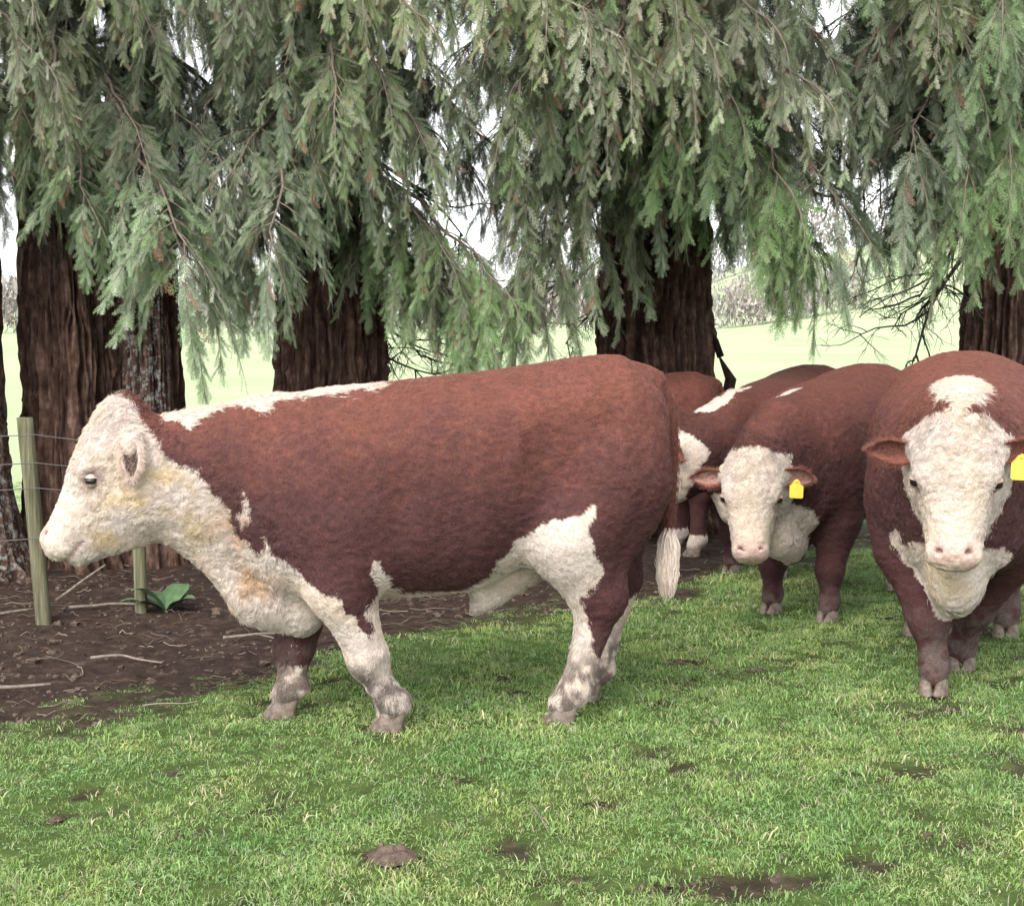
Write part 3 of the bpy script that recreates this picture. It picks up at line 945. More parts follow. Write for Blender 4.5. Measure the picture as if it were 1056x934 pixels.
# ------------------------------------------------------------------ bulls: one continuous body each, grown from an implicit surface
class Field:
    def __init__(s, lo, hi, h):
        s.lo, s.h = np.array(lo, float), h
        s.n = np.ceil((np.array(hi) - s.lo) / h).astype(int) + 1
        s.ax = [(s.lo[k] + h * np.arange(s.n[k])).astype(np.float32) for k in range(3)]
        s.d = np.full(s.n, 0.5, np.float32)
    def box(s, lo, hi):
        i0 = np.clip(np.floor((np.array(lo) - s.lo) / s.h).astype(int), 0, s.n)
        i1 = np.clip(np.ceil((np.array(hi) - s.lo) / s.h).astype(int) + 1, 0, s.n)
        sl = tuple(slice(i0[k], i1[k]) for k in range(3))
        X = s.ax[0][sl[0]][:, None, None]
        Y = s.ax[1][sl[1]][None, :, None]
        Z = s.ax[2][sl[2]][None, None, :]
        return sl, X, Y, Z
    def union(s, sl, d, k):
        a = s.d[sl]
        h = np.maximum(k - np.abs(a - d), 0) / k
        s.d[sl] = np.minimum(a, d) - h * h * k * 0.25
    def carve(s, sl, d, k):
        a = s.d[sl]
        h = np.maximum(k - np.abs(a + d), 0) / k
        s.d[sl] = np.maximum(a, -d) + h * h * k * 0.25
    def cone(s, a, b, ra, rb, k=0.05, squash=1.0):
        a, b = np.array(a, float), np.array(b, float)
        m_ = max(ra, rb) + k + 0.02
        sl, X, Y, Z = s.box(np.minimum(a, b) - m_, np.maximum(a, b) + m_)
        yc = 0.5 * (a[1] + b[1])
        Ys = (Y - yc) / squash + yc
        ab = b - a
        px, py, pz = X - a[0], Ys - a[1], Z - a[2]
        t = np.clip((px * ab[0] + py * ab[1] + pz * ab[2]) / max(ab @ ab, 1e-9), 0, 1)
        d = np.sqrt((px - t * ab[0]) ** 2 + (py - t * ab[1]) ** 2 + (pz - t * ab[2]) ** 2) - (ra + (rb - ra) * t)
        s.union(sl, d * (0.5 + 0.5 * squash), k)
    def ell(s, c, r, k=0.05, R=None, carve=False):
        c, r = np.array(c, float), np.array(r, float)
        m_ = r.max() + k + 0.02
        sl, X, Y, Z = s.box(c - m_, c + m_)
        p = [X - c[0], Y - c[1], Z - c[2]]
        if R is not None:
            p = [p[0] * R[i][0] + p[1] * R[i][1] + p[2] * R[i][2] for i in range(3)]
        k0 = np.sqrt((p[0] / r[0]) ** 2 + (p[1] / r[1]) ** 2 + (p[2] / r[2]) ** 2)
        k1 = np.sqrt((p[0] / r[0] ** 2) ** 2 + (p[1] / r[1] ** 2) ** 2 + (p[2] / r[2] ** 2) ** 2)
        d = k0 * (k0 - 1) / np.maximum(k1, 1e-6)
        (s.carve if carve else s.union)(sl, d, k)
    def loft(s, keys, k, O=(0, 0, 0), R=None, p=2.4, wedge=0.0, margin=0.65):
        """keys: u, top, bottom, half width; R rows are the u, v, w axes"""
        K = np.array(keys, float)
        O = np.array(O, float)
        if R is None:
            R = np.eye(3)
            sl, X, Y, Z = s.box((K[0, 0] - 0.1, -0.6, K[:, 2].min() - 0.1), (K[-1, 0] + 0.1, 0.6, K[:, 1].max() + 0.1))
        else:
            sl, X, Y, Z = s.box(O - margin, O + margin)
        q = [X - O[0], Y - O[1], Z - O[2]]
        u, v, w = [q[0] * R[i][0] + q[1] * R[i][1] + q[2] * R[i][2] for i in range(3)]
        top, bot, hw = [np.interp(u, K[:, 0], K[:, i]) for i in (1, 2, 3)]
        wc, hh = (top + bot) / 2, np.maximum((top - bot) / 2, 0.01)
        t = (w - wc) / hh
        vv = v / (hw * np.clip(1 + wedge * t, 0.4, 1.6))
        rr = (np.abs(vv) ** p + np.abs(t) ** p) ** (1 / p)
        d = (rr - 1) * np.minimum(hw, hh) * 0.9
        d = np.maximum(d, np.maximum(u - K[-1, 0], K[0, 0] - u))
        s.union(sl, d.astype(np.float32), k)
    def mesh(s):
        d = s.d
        c = np.stack([d[:-1, :-1, :-1], d[1:, :-1, :-1], d[:-1, 1:, :-1], d[1:, 1:, :-1], d[:-1, :-1, 1:], d[1:, :-1, 1:], d[:-1, 1:, 1:], d[1:, 1:, 1:]])
        neg = c < 0
        cnt = neg.sum(0)
        act = (cnt > 0) & (cnt < 8)
        idx = np.full(act.shape, -1, np.int64)
        ijk = np.argwhere(act)
        idx[act] = np.arange(len(ijk))
        cv = c[:, act].astype(np.float64)
        off = np.array([(i & 1, (i >> 1) & 1, (i >> 2) & 1) for i in range(8)], float)
        acc = np.zeros((len(ijk), 3))
        num = np.zeros(len(ijk))
        for a_ in range(8):
            for b_ in range(a_ + 1, 8):
                if bin(a_ ^ b_).count('1') != 1:
                    continue
                da, db = cv[a_], cv[b_]
                m_ = (da < 0) != (db < 0)
                t = np.where(m_, da / np.where(m_, da - db, 1), 0)
                acc += np.where(m_[:, None], off[a_] + t[:, None] * (off[b_] - off[a_]), 0)
                num += m_
        V = s.lo + s.h * (ijk + acc / num[:, None])
        quads = []
        for ax in range(3):
            o1, o2 = (ax + 1) % 3, (ax + 2) % 3
            A = np.take(d, range(d.shape[ax] - 1), ax)
            B = np.take(d, range(1, d.shape[ax]), ax)
            cr = np.argwhere((A < 0) != (B < 0))
            ok = (cr[:, o1] > 0) & (cr[:, o2] > 0) & (cr[:, o1] < idx.shape[o1]) & (cr[:, o2] < idx.shape[o2])
            cr = cr[ok]
            fl = A[tuple(cr.T)] < 0
            def cell(d1, d2):
                q = cr.copy()
                q[:, o1] -= d1
                q[:, o2] -= d2
                return idx[tuple(q.T)]
            q = np.stack([cell(1, 1), cell(0, 1), cell(0, 0), cell(1, 0)], 1)
            q[~fl] = q[~fl][:, ::-1]
            quads.append(q[(q >= 0).all(1)])
        Q = np.concatenate(quads)
        # relax a little
        E = np.concatenate([Q[:, [0, 1]], Q[:, [1, 2]], Q[:, [2, 3]], Q[:, [3, 0]]])
        for it in range(3):
            S = np.zeros_like(V)
            N = np.zeros(len(V))
            for k in range(3):
                S[:, k] = np.bincount(E[:, 0], V[E[:, 1], k], len(V))
            N = np.bincount(E[:, 0], minlength=len(V))
            V = V + 0.5 * (S / np.maximum(N, 1)[:, None] - V)
        return V, Q

def normals(V, Q):
    fn = np.cross(V[Q[:, 2]] - V[Q[:, 0]], V[Q[:, 3]] - V[Q[:, 1]])
    N = np.zeros_like(V)
    for k in range(4):
        for ax in range(3):
            N[:, ax] += np.bincount(Q[:, k], fn[:, ax], len(V))
    return norm(N), 0.5 * np.linalg.norm(fn, axis=1)

TORSO = [(-0.83, 1.16, 1.02, 0.05), (-0.80, 1.25, 0.96, 0.13), (-0.74, 1.345, 0.86, 0.22), (-0.62, 1.42, 0.78, 0.29), (-0.45, 1.41, 0.72, 0.325), (-0.25, 1.38, 0.61, 0.365),
         (0.0, 1.348, 0.505, 0.395), (0.25, 1.325, 0.49, 0.385), (0.45, 1.300, 0.48, 0.35), (0.62, 1.275, 0.475, 0.32), (0.78, 1.22, 0.49, 0.27), (0.90, 1.15, 0.56, 0.19), (0.96, 1.0, 0.7, 0.1)]
HEAD = [(-0.095, 0.07, -0.03, 0.05), (-0.06, 0.12, -0.12, 0.09), (0.0, 0.172, -0.20, 0.125), (0.10, 0.188, -0.28, 0.148), (0.20, 0.165, -0.30, 0.145), (0.30, 0.128, -0.262, 0.120),
        (0.38, 0.102, -0.205, 0.105), (0.45, 0.085, -0.155, 0.094), (0.50, 0.068, -0.105, 0.092), (0.535, 0.045, -0.075, 0.078), (0.555, 0.015, -0.04, 0.05)]

def head_axes(theta, yaw, roll=0.0):
    th = math.radians(theta)
    R = np.array([[math.cos(th), 0, -math.sin(th)], [0, 1, 0], [math.sin(th), 0, math.cos(th)]])
    if roll:
        r_ = math.radians(roll)
        v, w = R[1].copy(), R[2].copy()
        R[1] = v * math.cos(r_) + w * math.sin(r_)
        R[2] = w * math.cos(r_) - v * math.sin(r_)
    y_ = math.radians(yaw)
    Z = np.array([[math.cos(y_), -math.sin(y_), 0], [math.sin(y_), math.cos(y_), 0], [0, 0, 1]])
    return R @ Z.T                                  # rows: u (towards the muzzle), v (left), w (out of the forehead)

def build_body(cfg, h):
    f = Field((-1.0, -0.62, -0.02), (1.95, 0.62, 1.56), h)
    f.loft(TORSO, 0.05, p=2.35, wedge=0.10)
    for s_ in (-1, 1):
        f.ell((0.56, 0.19 * s_, 0.86), (0.19, 0.155, 0.31), 0.09)          # shoulder
        f.ell((0.47, 0.24 * s_, 0.70), (0.13, 0.09, 0.15), 0.09)
        f.ell((-0.56, 0.185 * s_, 0.97), (0.235, 0.165, 0.33), 0.09)       # thigh
        f.ell((-0.42, 0.235 * s_, 1.23), (0.08, 0.07, 0.07), 0.10)         # hook bone
        f.ell((-0.27, 0.395 * s_, 1.0), (0.10, 0.055, 0.20), 0.06, carve=True)   # flank hollow
        f.ell((0.31, 0.44 * s_, 0.86), (0.045, 0.075, 0.26), 0.07, carve=True)
        f.ell((-0.64, 0.385 * s_, 0.92), (0.05, 0.06, 0.26), 0.06, carve=True)     # behind the shoulder
    f.ell((-0.74, 0, 1.31), (0.09, 0.06, 0.06), 0.08)                      # tail head
    O = np.array(cfg['O'], float)
    R = head_axes(*cfg['head'])
    nk = cfg['neck']
    prev, pr = np.array([0.56, 0, 0.90]), 0.335
    for (p_, r_) in nk:
        f.cone(prev, p_, pr, r_, 0.10, squash=0.62)
        prev, pr = np.array(p_, float), r_
    hb = O + R[0] * 0.07 - R[2] * 0.05
    f.cone(prev, hb, pr, 0.165, 0.08, squash=0.72)
    for (a_, b_, ra, rb) in cfg['dewlap']:
        f.cone(a_, b_, ra, rb, 0.09, squash=0.75)
    f.loft(HEAD, 0.05, O, R, p=2.3, wedge=0.16)
    H = lambda u, v, w: O + R[0] * u + R[1] * v + R[2] * w
    f.ell(H(-0.025, 0, 0.120), (0.095, 0.075, 0.07), 0.06, R)                # poll
    f.ell(H(0.50, 0, 0.005), (0.055, 0.094, 0.078), 0.03, R)               # muzzle
    f.ell(H(0.475, 0, -0.10), (0.06, 0.06, 0.035), 0.03, R)                # chin
    for s_ in (-1, 1):
        f.ell(H(0.13, 0.09 * s_, -0.14), (0.13, 0.06, 0.12), 0.05, R)     # cheek
        f.ell(H(0.175, 0.112 * s_, 0.075), (0.07, 0.042, 0.042), 0.035, R) # brow
        f.ell(H(0.225, 0.160 * s_, 0.056), (0.048, 0.030, 0.022), 0.02, R, carve=True)
        f.ell(H(cfg.get('ear_u', 0.075), 0.140 * s_, 0.005), (0.05, 0.045, 0.05), 0.04, R)      # ear base
        Rn = np.stack([R[0] * 0.75 + R[1] * s_ * 0.66, -R[0] * 0.66 + R[1] * s_ * 0.75, R[2]])
        f.ell(H(0.492, 0.052 * s_, 0.066), (0.008, 0.027, 0.022), 0.009, Rn, carve=True)   # nostril
        f.ell(H(0.48, 0.095 * s_, -0.062), (0.06, 0.03, 0.006), 0.012, R, carve=True)    # mouth
    f.ell(H(0.55, 0, -0.055), (0.03, 0.09, 0.008), 0.012, R, carve=True)
    for leg in cfg['fore']:
        top = np.array([0.52, 0.19 * np.sign(leg[0][1]), 0.80])
        pts = [top] + [np.array(p_, float) for p_ in leg]
        rad = [0.17, 0.120, 0.074, 0.051, 0.056, 0.054]
        for i in range(len(pts) - 1):
            f.cone(pts[i], pts[i + 1], rad[i], rad[i + 1], 0.06 if i < 2 else 0.035)
        kn = pts[2]
        f.ell(kn + np.array([0.015, 0, 0.0]), (0.064, 0.066, 0.08), 0.04)
        ft = pts[4]
        f.ell(ft + np.array([-0.045, 0, 0.0]), (0.035, 0.045, 0.035), 0.03)
    for leg in cfg['hind']:
        sg = np.sign(leg[0][1])
        top = np.array([-0.54, 0.17 * sg, 0.96])
        pts = [top] + [np.array(p_, float) for p_ in leg]
        rad = [0.22, 0.172, 0.108, 0.065, 0.060, 0.057]
        for i in range(len(pts) - 1):
            f.cone(pts[i], pts[i + 1], rad[i], rad[i + 1], 0.07 if i < 2 else 0.035)
        hk = pts[2]
        f.cone(hk + np.array([-0.05, 0, 0.03]), hk + np.array([-0.10, 0, 0.22]), 0.045, 0.05, 0.06)
        f.ell(hk + np.array([-0.03, 0, 0.0]), (0.075, 0.062, 0.085), 0.04)
        ft = pts[4]
        f.ell(ft + np.array([-0.045, 0, 0.0]), (0.035, 0.045, 0.035), 0.03)
    f.cone((-0.40, 0, 0.72), (-0.06, 0, 0.465), 0.12, 0.05, 0.07)
    f.cone((-0.06, 0, 0.465), (-0.02, 0, 0.425), 0.045, 0.024, 0.03)          # sheath
    f.cone((-0.48, 0, 0.66), (-0.47, 0, 0.52), 0.09, 0.075, 0.06)
    V, Q = f.mesh()
    N, A = normals(V, Q)
    qh = (V - O) @ R.T
    curly = sstep(-0.2, -0.05, qh[:, 0]) * (1 - sstep(0.33, 0.43, qh[:, 0])) * (V[:, 0] > 0.7)
    curly = np.maximum(curly, 0.8 * (V[:, 2] < 0.8) * (V[:, 0] > 0.8))
    wv = V + 0.03 * np.stack([vnoise(V * 10, 75 + k) for k in range(3)], 1)
    wob = 0.003 * fbm(V * 9, 70, 2) + 0.0032 * vnoise(wv * np.array([40, 40, 85]), 71) * (V[:, 2] > 0.3) + curly * 0.006 * (np.abs(vnoise(wv * 46, 72)) - 0.3)
    V = V + N * wob[:, None]
    return V, Q, O, R

# ---- coat colours
RED, RED2 = np.array([0.130, 0.046, 0.032]), np.array([0.058, 0.0235, 0.023])
WHITE, PINK = np.array([0.46, 0.392, 0.345]), np.array([0.44, 0.28, 0.245])
MUD = np.array([0.085, 0.063, 0.055])

def in_poly(x, z, poly):
    poly = np.asarray(poly, float)
    c = np.zeros(len(x), bool)
    j = len(poly) - 1
    for i in range(len(poly)):
        xi, zi, xj, zj = *poly[i], *poly[j]
        with np.errstate(divide='ignore', invalid='ignore'):
            c ^= ((zi > z) != (zj > z)) & (x < (xj - xi) * (z - zi) / (zj - zi) + xi)
        j = i
    return c

def coat(P, O, R, cfg, jit=0.008):
    """colour of the hair at body points P"""
    Pj = P + jit * np.stack([vnoise(P * 55, 301 + k) for k in range(3)], 1) + 0.012 * np.stack([vnoise(P * 17, 311 + k) for k in range(3)], 1)
    q = (P - O) @ R.T
    qj = (Pj - O) @ R.T
    white = cfg['white'](Pj, qj)
    n1 = fbm(P * 6, 320, 3)
    n2 = vnoise(P * 45, 330)
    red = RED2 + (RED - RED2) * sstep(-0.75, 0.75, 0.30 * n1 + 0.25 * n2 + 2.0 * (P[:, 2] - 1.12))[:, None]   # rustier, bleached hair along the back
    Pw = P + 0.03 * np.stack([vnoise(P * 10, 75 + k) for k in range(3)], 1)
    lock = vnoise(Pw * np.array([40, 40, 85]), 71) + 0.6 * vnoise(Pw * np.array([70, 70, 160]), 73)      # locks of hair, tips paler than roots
    red = red * (1 + 0.20 * lock)[:, None] * cfg.get('tint', 1.0)  # tint: darker maroon on the rear bulls, with their shade put into the coat
    wh = WHITE * (1 + 0.10 * n2 + 0.10 * n1)[:, None] * np.stack([1 + 0 * n1, 1 - 0.05 * sstep(-0.3, 0.5, n1), 1 - 0.14 * sstep(-0.3, 0.5, n1)], 1)
    st = cfg['stain'](P, q) * sstep(-0.25, 0.35, fbm(P * 11, 340, 3))
    wh = wh * (1 - st[:, None]) + np.array([0.40, 0.29, 0.12]) * st[:, None]
    st2 = cfg['stain2'](P, q) * sstep(-0.2, 0.4, fbm(P * 9, 350, 3))
    wh = wh * (1 - st2[:, None]) + np.array([0.36, 0.22, 0.125]) * st2[:, None]
    c = np.where(white[:, None], wh, red)
    # pink muzzle, pink rims, dark nostrils
    mz = sstep(0.435, 0.475, q[:, 0] + 0.012 * n2) * (1 - 0.6 * sstep(0.53, 0.55, q[:, 0])) * sstep(-0.01, 0.03, q[:, 2]) * (1 - sstep(0.07, 0.09, np.abs(q[:, 1])))
    c = c * (1 - 0.7 * mz[:, None]) + 0.7 * mz[:, None] * PINK * (1 + 0.08 * n2)[:, None]
    ns = np.minimum(np.linalg.norm((q - [0.492, 0.052, 0.058]) / [0.8, 1.2, 1], axis=1), np.linalg.norm((q - [0.492, -0.052, 0.058]) / [0.8, 1.2, 1], axis=1))
    dk = 0.75 * (1 - sstep(0.010, 0.021, ns))[:, None]
    c = c * (1 - dk) + dk * np.array([0.09, 0.04, 0.035])
    mo = ((np.abs(q[:, 2] + 0.062) < 0.010) & (q[:, 0] > 0.415) & (q[:, 0] < 0.60) & (np.abs(q[:, 1]) < 0.13)).astype(float)[:, None]
    c = c * (1 - 0.55 * mo) + 0.55 * mo * np.array([0.20, 0.11, 0.09])
    ey = np.minimum(np.linalg.norm((q - [0.218, 0.145, 0.048]) / [1.4, 1, 1], axis=1), np.linalg.norm((q - [0.218, -0.145, 0.048]) / [1.4, 1, 1], axis=1))
    er = (1 - sstep(0.024, 0.052, ey + 0.008 * n2))[:, None] * 0.8
    c = c * (1 - er) + er * np.array([0.16, 0.09, 0.075])
    # mud caked on the lower legs
    md_ = (1 - sstep(cfg['mud'] - 0.16, cfg['mud'] + 0.06, P[:, 2] + 0.08 * fbm(P * 14, 360, 3)))
    md_ = (md_ * sstep(-0.35, 0.12, fbm(P * 30, 370, 3)) * 0.92)[:, None]
    return c * (1 - md_) + md_ * MUD * (1 + 0.25 * n2)[:, None]

def fur(name, V, Q, O, R, cfg, count, seed, parent):
    r = np.random.default_rng(seed)
    N, A = normals(V, Q)
    q0 = (V[Q].mean(1) - O) @ R.T
    zc = V[Q].mean(1)[:, 2]
    wgt = A * np.where((q0[:, 0] > 0.46), 0.06, 1.0) * np.where(q0[:, 0] > -0.12, 1.9, 1.0) * np.where(zc < 0.09, 0.3, 1) * np.where(np.linalg.norm((np.abs(q0) * [1, 1, 1] - [0.218, 0.145, 0.048]) / [1.5, 1.3, 1], axis=1) < 0.026, 0.0, 1.0)
    fi = r.choice(len(Q), count, p=wgt / wgt.sum())
    a_, b_ = r.uniform(size=count), r.uniform(size=count)
    w4 = np.stack([(1 - a_) * (1 - b_), a_ * (1 - b_), a_ * b_, (1 - a_) * b_], 1)
    P = (V[Q[fi]] * w4[:, :, None]).sum(1)
    Nn = norm((N[Q[fi]] * w4[:, :, None]).sum(1))
    q = (P - O) @ R.T
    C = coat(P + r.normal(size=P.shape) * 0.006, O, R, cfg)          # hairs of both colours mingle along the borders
    isw = C[:, 1] > 0.2
    head = (q[:, 0] > -0.12) & (np.linalg.norm(q, axis=1) < 0.68) & (P[:, 0] > 0.75)
    leg = (P[:, 2] < 0.48) & (P[:, 0] < 0.75)
    flow = np.tile(np.array([-0.75, 0, -0.55]), (count, 1))
    flow[leg] = (0.05, 0, -1)
    flow[head] = R[0] * 0.8 - R[2] * 0.15
    und = (P[:, 2] < 0.75) & (P[:, 0] > 0.75) & ~head
    flow[und] = (0.1, 0, -1)
    nz = np.stack([fbm(P * 16, 400 + k, 2) for k in range(3)], 1)
    nf = np.stack([vnoise(P * 44, 420 + k) for k in range(3)], 1)
    amp = np.where(head, 1.5, np.where(leg, 0.5, 0.75))[:, None]
    d = norm(flow) + amp * nz + 0.65 * amp * nf + r.normal(size=(count, 3)) * 0.22
    d = d - Nn * (d * Nn).sum(1)[:, None]
    d = norm(d)
    L = np.where(head, 0.016, np.where(leg, 0.010, 0.014))
    L = np.where(und, 0.030, L)
    L = np.where((P[:, 2] < 0.62) & (np.abs(P[:, 0]) < 0.45), 0.024, L)
    L = np.where(head & (q[:, 0] < 0.14) & (q[:, 2] > 0.05), 0.026, L)
    L = np.where((q[:, 0] > 0.30) & head & (q[:, 2] > 0), 0.007, L)
    crest = (P[:, 2] > 1.16) & (P[:, 0] > 0.35) & ~head & isw
    L = np.where(crest, 0.032, L)
    L = L * r.uniform(0.65, 1.3, count) * cfg.get('fur', 1.0)
    lift = np.where(head, 0.5, 0.28) + 0.15 * r.normal(size=count)
    side = np.cross(Nn, d)
    K = 5
    ph = vnoise(P * 30, 440) * 3.0 + r.uniform(-0.5, 0.5, count)
    curl = np.where(head, 0.28, 0.12)
    pts = np.zeros((count, K, 3), np.float32)
    for k in range(K):
        s_ = k / (K - 1)
        pts[:, k] = (P - Nn * 0.001 + d * (L * s_ * 0.92)[:, None] + Nn * (L * lift * (s_ - 0.55 * s_ * s_))[:, None]
                     + side * (L * curl * np.sin(ph + s_ * 4.0))[:, None])
    cu = bpy.data.hair_curves.new(name)
    cu.add_curves([K] * count)
    cu.attributes['position'].data.foreach_set('vector', pts.reshape(-1))
    ra = cu.attributes.get('radius') or cu.attributes.new('radius', 'FLOAT', 'POINT')
    base = np.where(isw, 0.0009, 0.0009) * cfg.get('hair_r', 1.0)
    ra.data.foreach_set('value', (base[:, None] * np.linspace(1.0, 0.25, K)[None, :]).astype(np.float32).ravel())
    ca = cu.attributes.new('col', 'FLOAT_COLOR', 'POINT')
    Cv = C * r.uniform(0.78, 1.22, (count, 1)) * np.where(isw, 1.08, 1.12)[:, None]
    C4 = np.concatenate([np.clip(Cv, 0, 0.9), np.ones((count, 1))], 1)
    ca.data.foreach_set('color', np.repeat(C4, K, 0).astype(np.float32).ravel())
    cu.materials.append(M['hair'])
    o = link(name, cu, parent)
    o['kind'] = 'stuff'
    return o

def hoof_mesh(seed):
    """two cloven claws, toes along +x, sole at z = 0"""
    bag = Bag()
    n_ = 16
    for s_ in (-1, 1):
        rings = []
        for z, k, sh in ((0.0, 1.0, 0.0), (0.012, 1.03, 0.0), (0.045, 0.86, -0.014), (0.085, 0.68, -0.036), (0.10, 0.45, -0.04)):
            th = np.arange(n_) * 2 * np.pi / n_
            x = 0.066 * k * np.sign(np.cos(th)) * np.abs(np.cos(th)) ** 0.85 + sh
            y = 0.033 * k * np.sign(np.sin(th)) * np.abs(np.sin(th)) ** 0.7 + s_ * (0.036 - 0.012 * np.clip(x / 0.066, 0, 1))
            rings.append(np.stack([x, y, np.full(n_, z)], 1))
        V = np.concatenate(rings)
        i = np.arange(4)[:, None] * n_
        j = np.arange(n_)[None, :]
        jn = (j + 1) % n_
        F = np.stack([i + j, i + jn, i + n_ + jn, i + n_ + j], -1).reshape(-1, 4)
        k = np.arange(1, n_ - 1)
        T = np.concatenate([np.stack([0 * k, k + 1, k], 1), np.stack([0 * k + 4 * n_, 4 * n_ + k, 4 * n_ + k + 1], 1)])
        bag.add(V, F, T)
    return bag.mesh('hoof', M['hoof'])
HOOF = hoof_mesh(1)

def ball(r_, nu=16, nv=10):
    u = np.arange(nu) * 2 * np.pi / nu
    v = np.linspace(0.02, np.pi - 0.02, nv)
    U, W = np.meshgrid(u, v)
    V = np.stack([np.cos(U) * np.sin(W), np.sin(U) * np.sin(W), np.cos(W)], -1).reshape(-1, 3) * r_
    i = np.arange(nv - 1)[:, None] * nu
    j = np.arange(nu)[None, :]
    jn = (j + 1) % nu
    return V, np.stack([i + j, i + nu + j, i + nu + jn, i + jn], -1).reshape(-1, 4)

def ear_mesh(outer, inner, seed):
    """leaf-shaped cupped ear along +x, hollow side towards +z"""
    na_, nb_ = 16, 11
    A_, B_ = np.meshgrid(np.linspace(0, 1, na_), np.linspace(-1, 1, nb_), indexing='ij')
    a_, b_ = A_.ravel(), B_.ravel()
    w = 0.056 * np.sin(np.pi * np.clip(0.16 + 0.84 * a_, 0, 1)) ** 0.75 * (1 + 0.15 * b_)
    cup = 0.036 * (1 - 0.5 * a_) * b_ ** 2
    def sheet(off):
        return np.stack([0.185 * a_, w * b_ * (1 - off * 2), cup - 0.02 * a_ ** 2 * 0 - off - 0.03 * a_ ** 2], 1)
    Vi, Vo = sheet(0.0), sheet(0.007)
    i = np.arange(na_ - 1)[:, None] * nb_
    j = np.arange(nb_ - 1)[None, :]
    Fi = np.stack([i + j, i + nb_ + j, i + nb_ + j + 1, i + j + 1], -1).reshape(-1, 4)
    n0 = len(Vi)
    Fo = Fi[:, ::-1] + n0
    rim = []
    for k in range(na_ - 1):
        rim.append((k * nb_, k * nb_ + n0, (k + 1) * nb_ + n0, (k + 1) * nb_))
        e = nb_ - 1
        rim.append((k * nb_ + e, (k + 1) * nb_ + e, (k + 1) * nb_ + e + n0, k * nb_ + e + n0))
    V = np.concatenate([Vi, Vo])
    ci = np.where((np.abs(b_) > 0.75)[:, None], outer, inner)
    C = np.concatenate([ci, np.broadcast_to(outer, (n0, 3))])
    C = C * (1 + 0.2 * vnoise(V * 60, seed))[:, None]
    V = V + 0.002 * np.stack([vnoise(V * 40, seed + k) for k in range(3)], 1)
    return V, np.concatenate([Fi, Fo, np.array(rim)]), C

def hair_tufts(name, P, D, C, L, rad, seed, parent, spread_=0.25, K=5, droop=0.0, converge=0.0):
    r = np.random.default_rng(seed)
    n_ = len(P)
    D = norm(D + r.normal(size=(n_, 3)) * spread_)
    L = L * r.uniform(0.6, 1.25, n_)
    sd = norm(r.normal(size=(n_, 3)))
    pts = np.zeros((n_, K, 3), np.float32)
    for k in range(K):
        s_ = k / (K - 1)
        pts[:, k] = P + D * (L * s_)[:, None] + sd * (L * 0.07 * np.sin(s_ * 4 + r.uniform(0, 1)))[:, None] - np.array([1, 1, 0]) * D * (converge * L * s_ ** 3)[:, None]
    cu = bpy.data.hair_curves.new(name)
    cu.add_curves([K] * n_)
    cu.attributes['position'].data.foreach_set('vector', pts.reshape(-1))
    ra = cu.attributes.get('radius') or cu.attributes.new('radius', 'FLOAT', 'POINT')
    ra.data.foreach_set('value', np.tile(np.linspace(rad, rad * 0.25, K), n_).astype(np.float32))
    ca = cu.attributes.new('col', 'FLOAT_COLOR', 'POINT')
    C4 = np.concatenate([np.clip(C * r.uniform(0.8, 1.2, (n_, 1)), 0, 0.9), np.ones((n_, 1))], 1)
    ca.data.foreach_set('color', np.repeat(C4, K, 0).astype(np.float32).ravel())
    cu.materials.append(M['hair'])
    o = link(name, cu, parent)
    o['kind'] = 'stuff'
    return o

def mat4(x, y, z, loc):
    return Matrix(((x[0], y[0], z[0], loc[0]), (x[1], y[1], z[1], loc[1]), (x[2], y[2], z[2], loc[2]), (0, 0, 0, 1)))

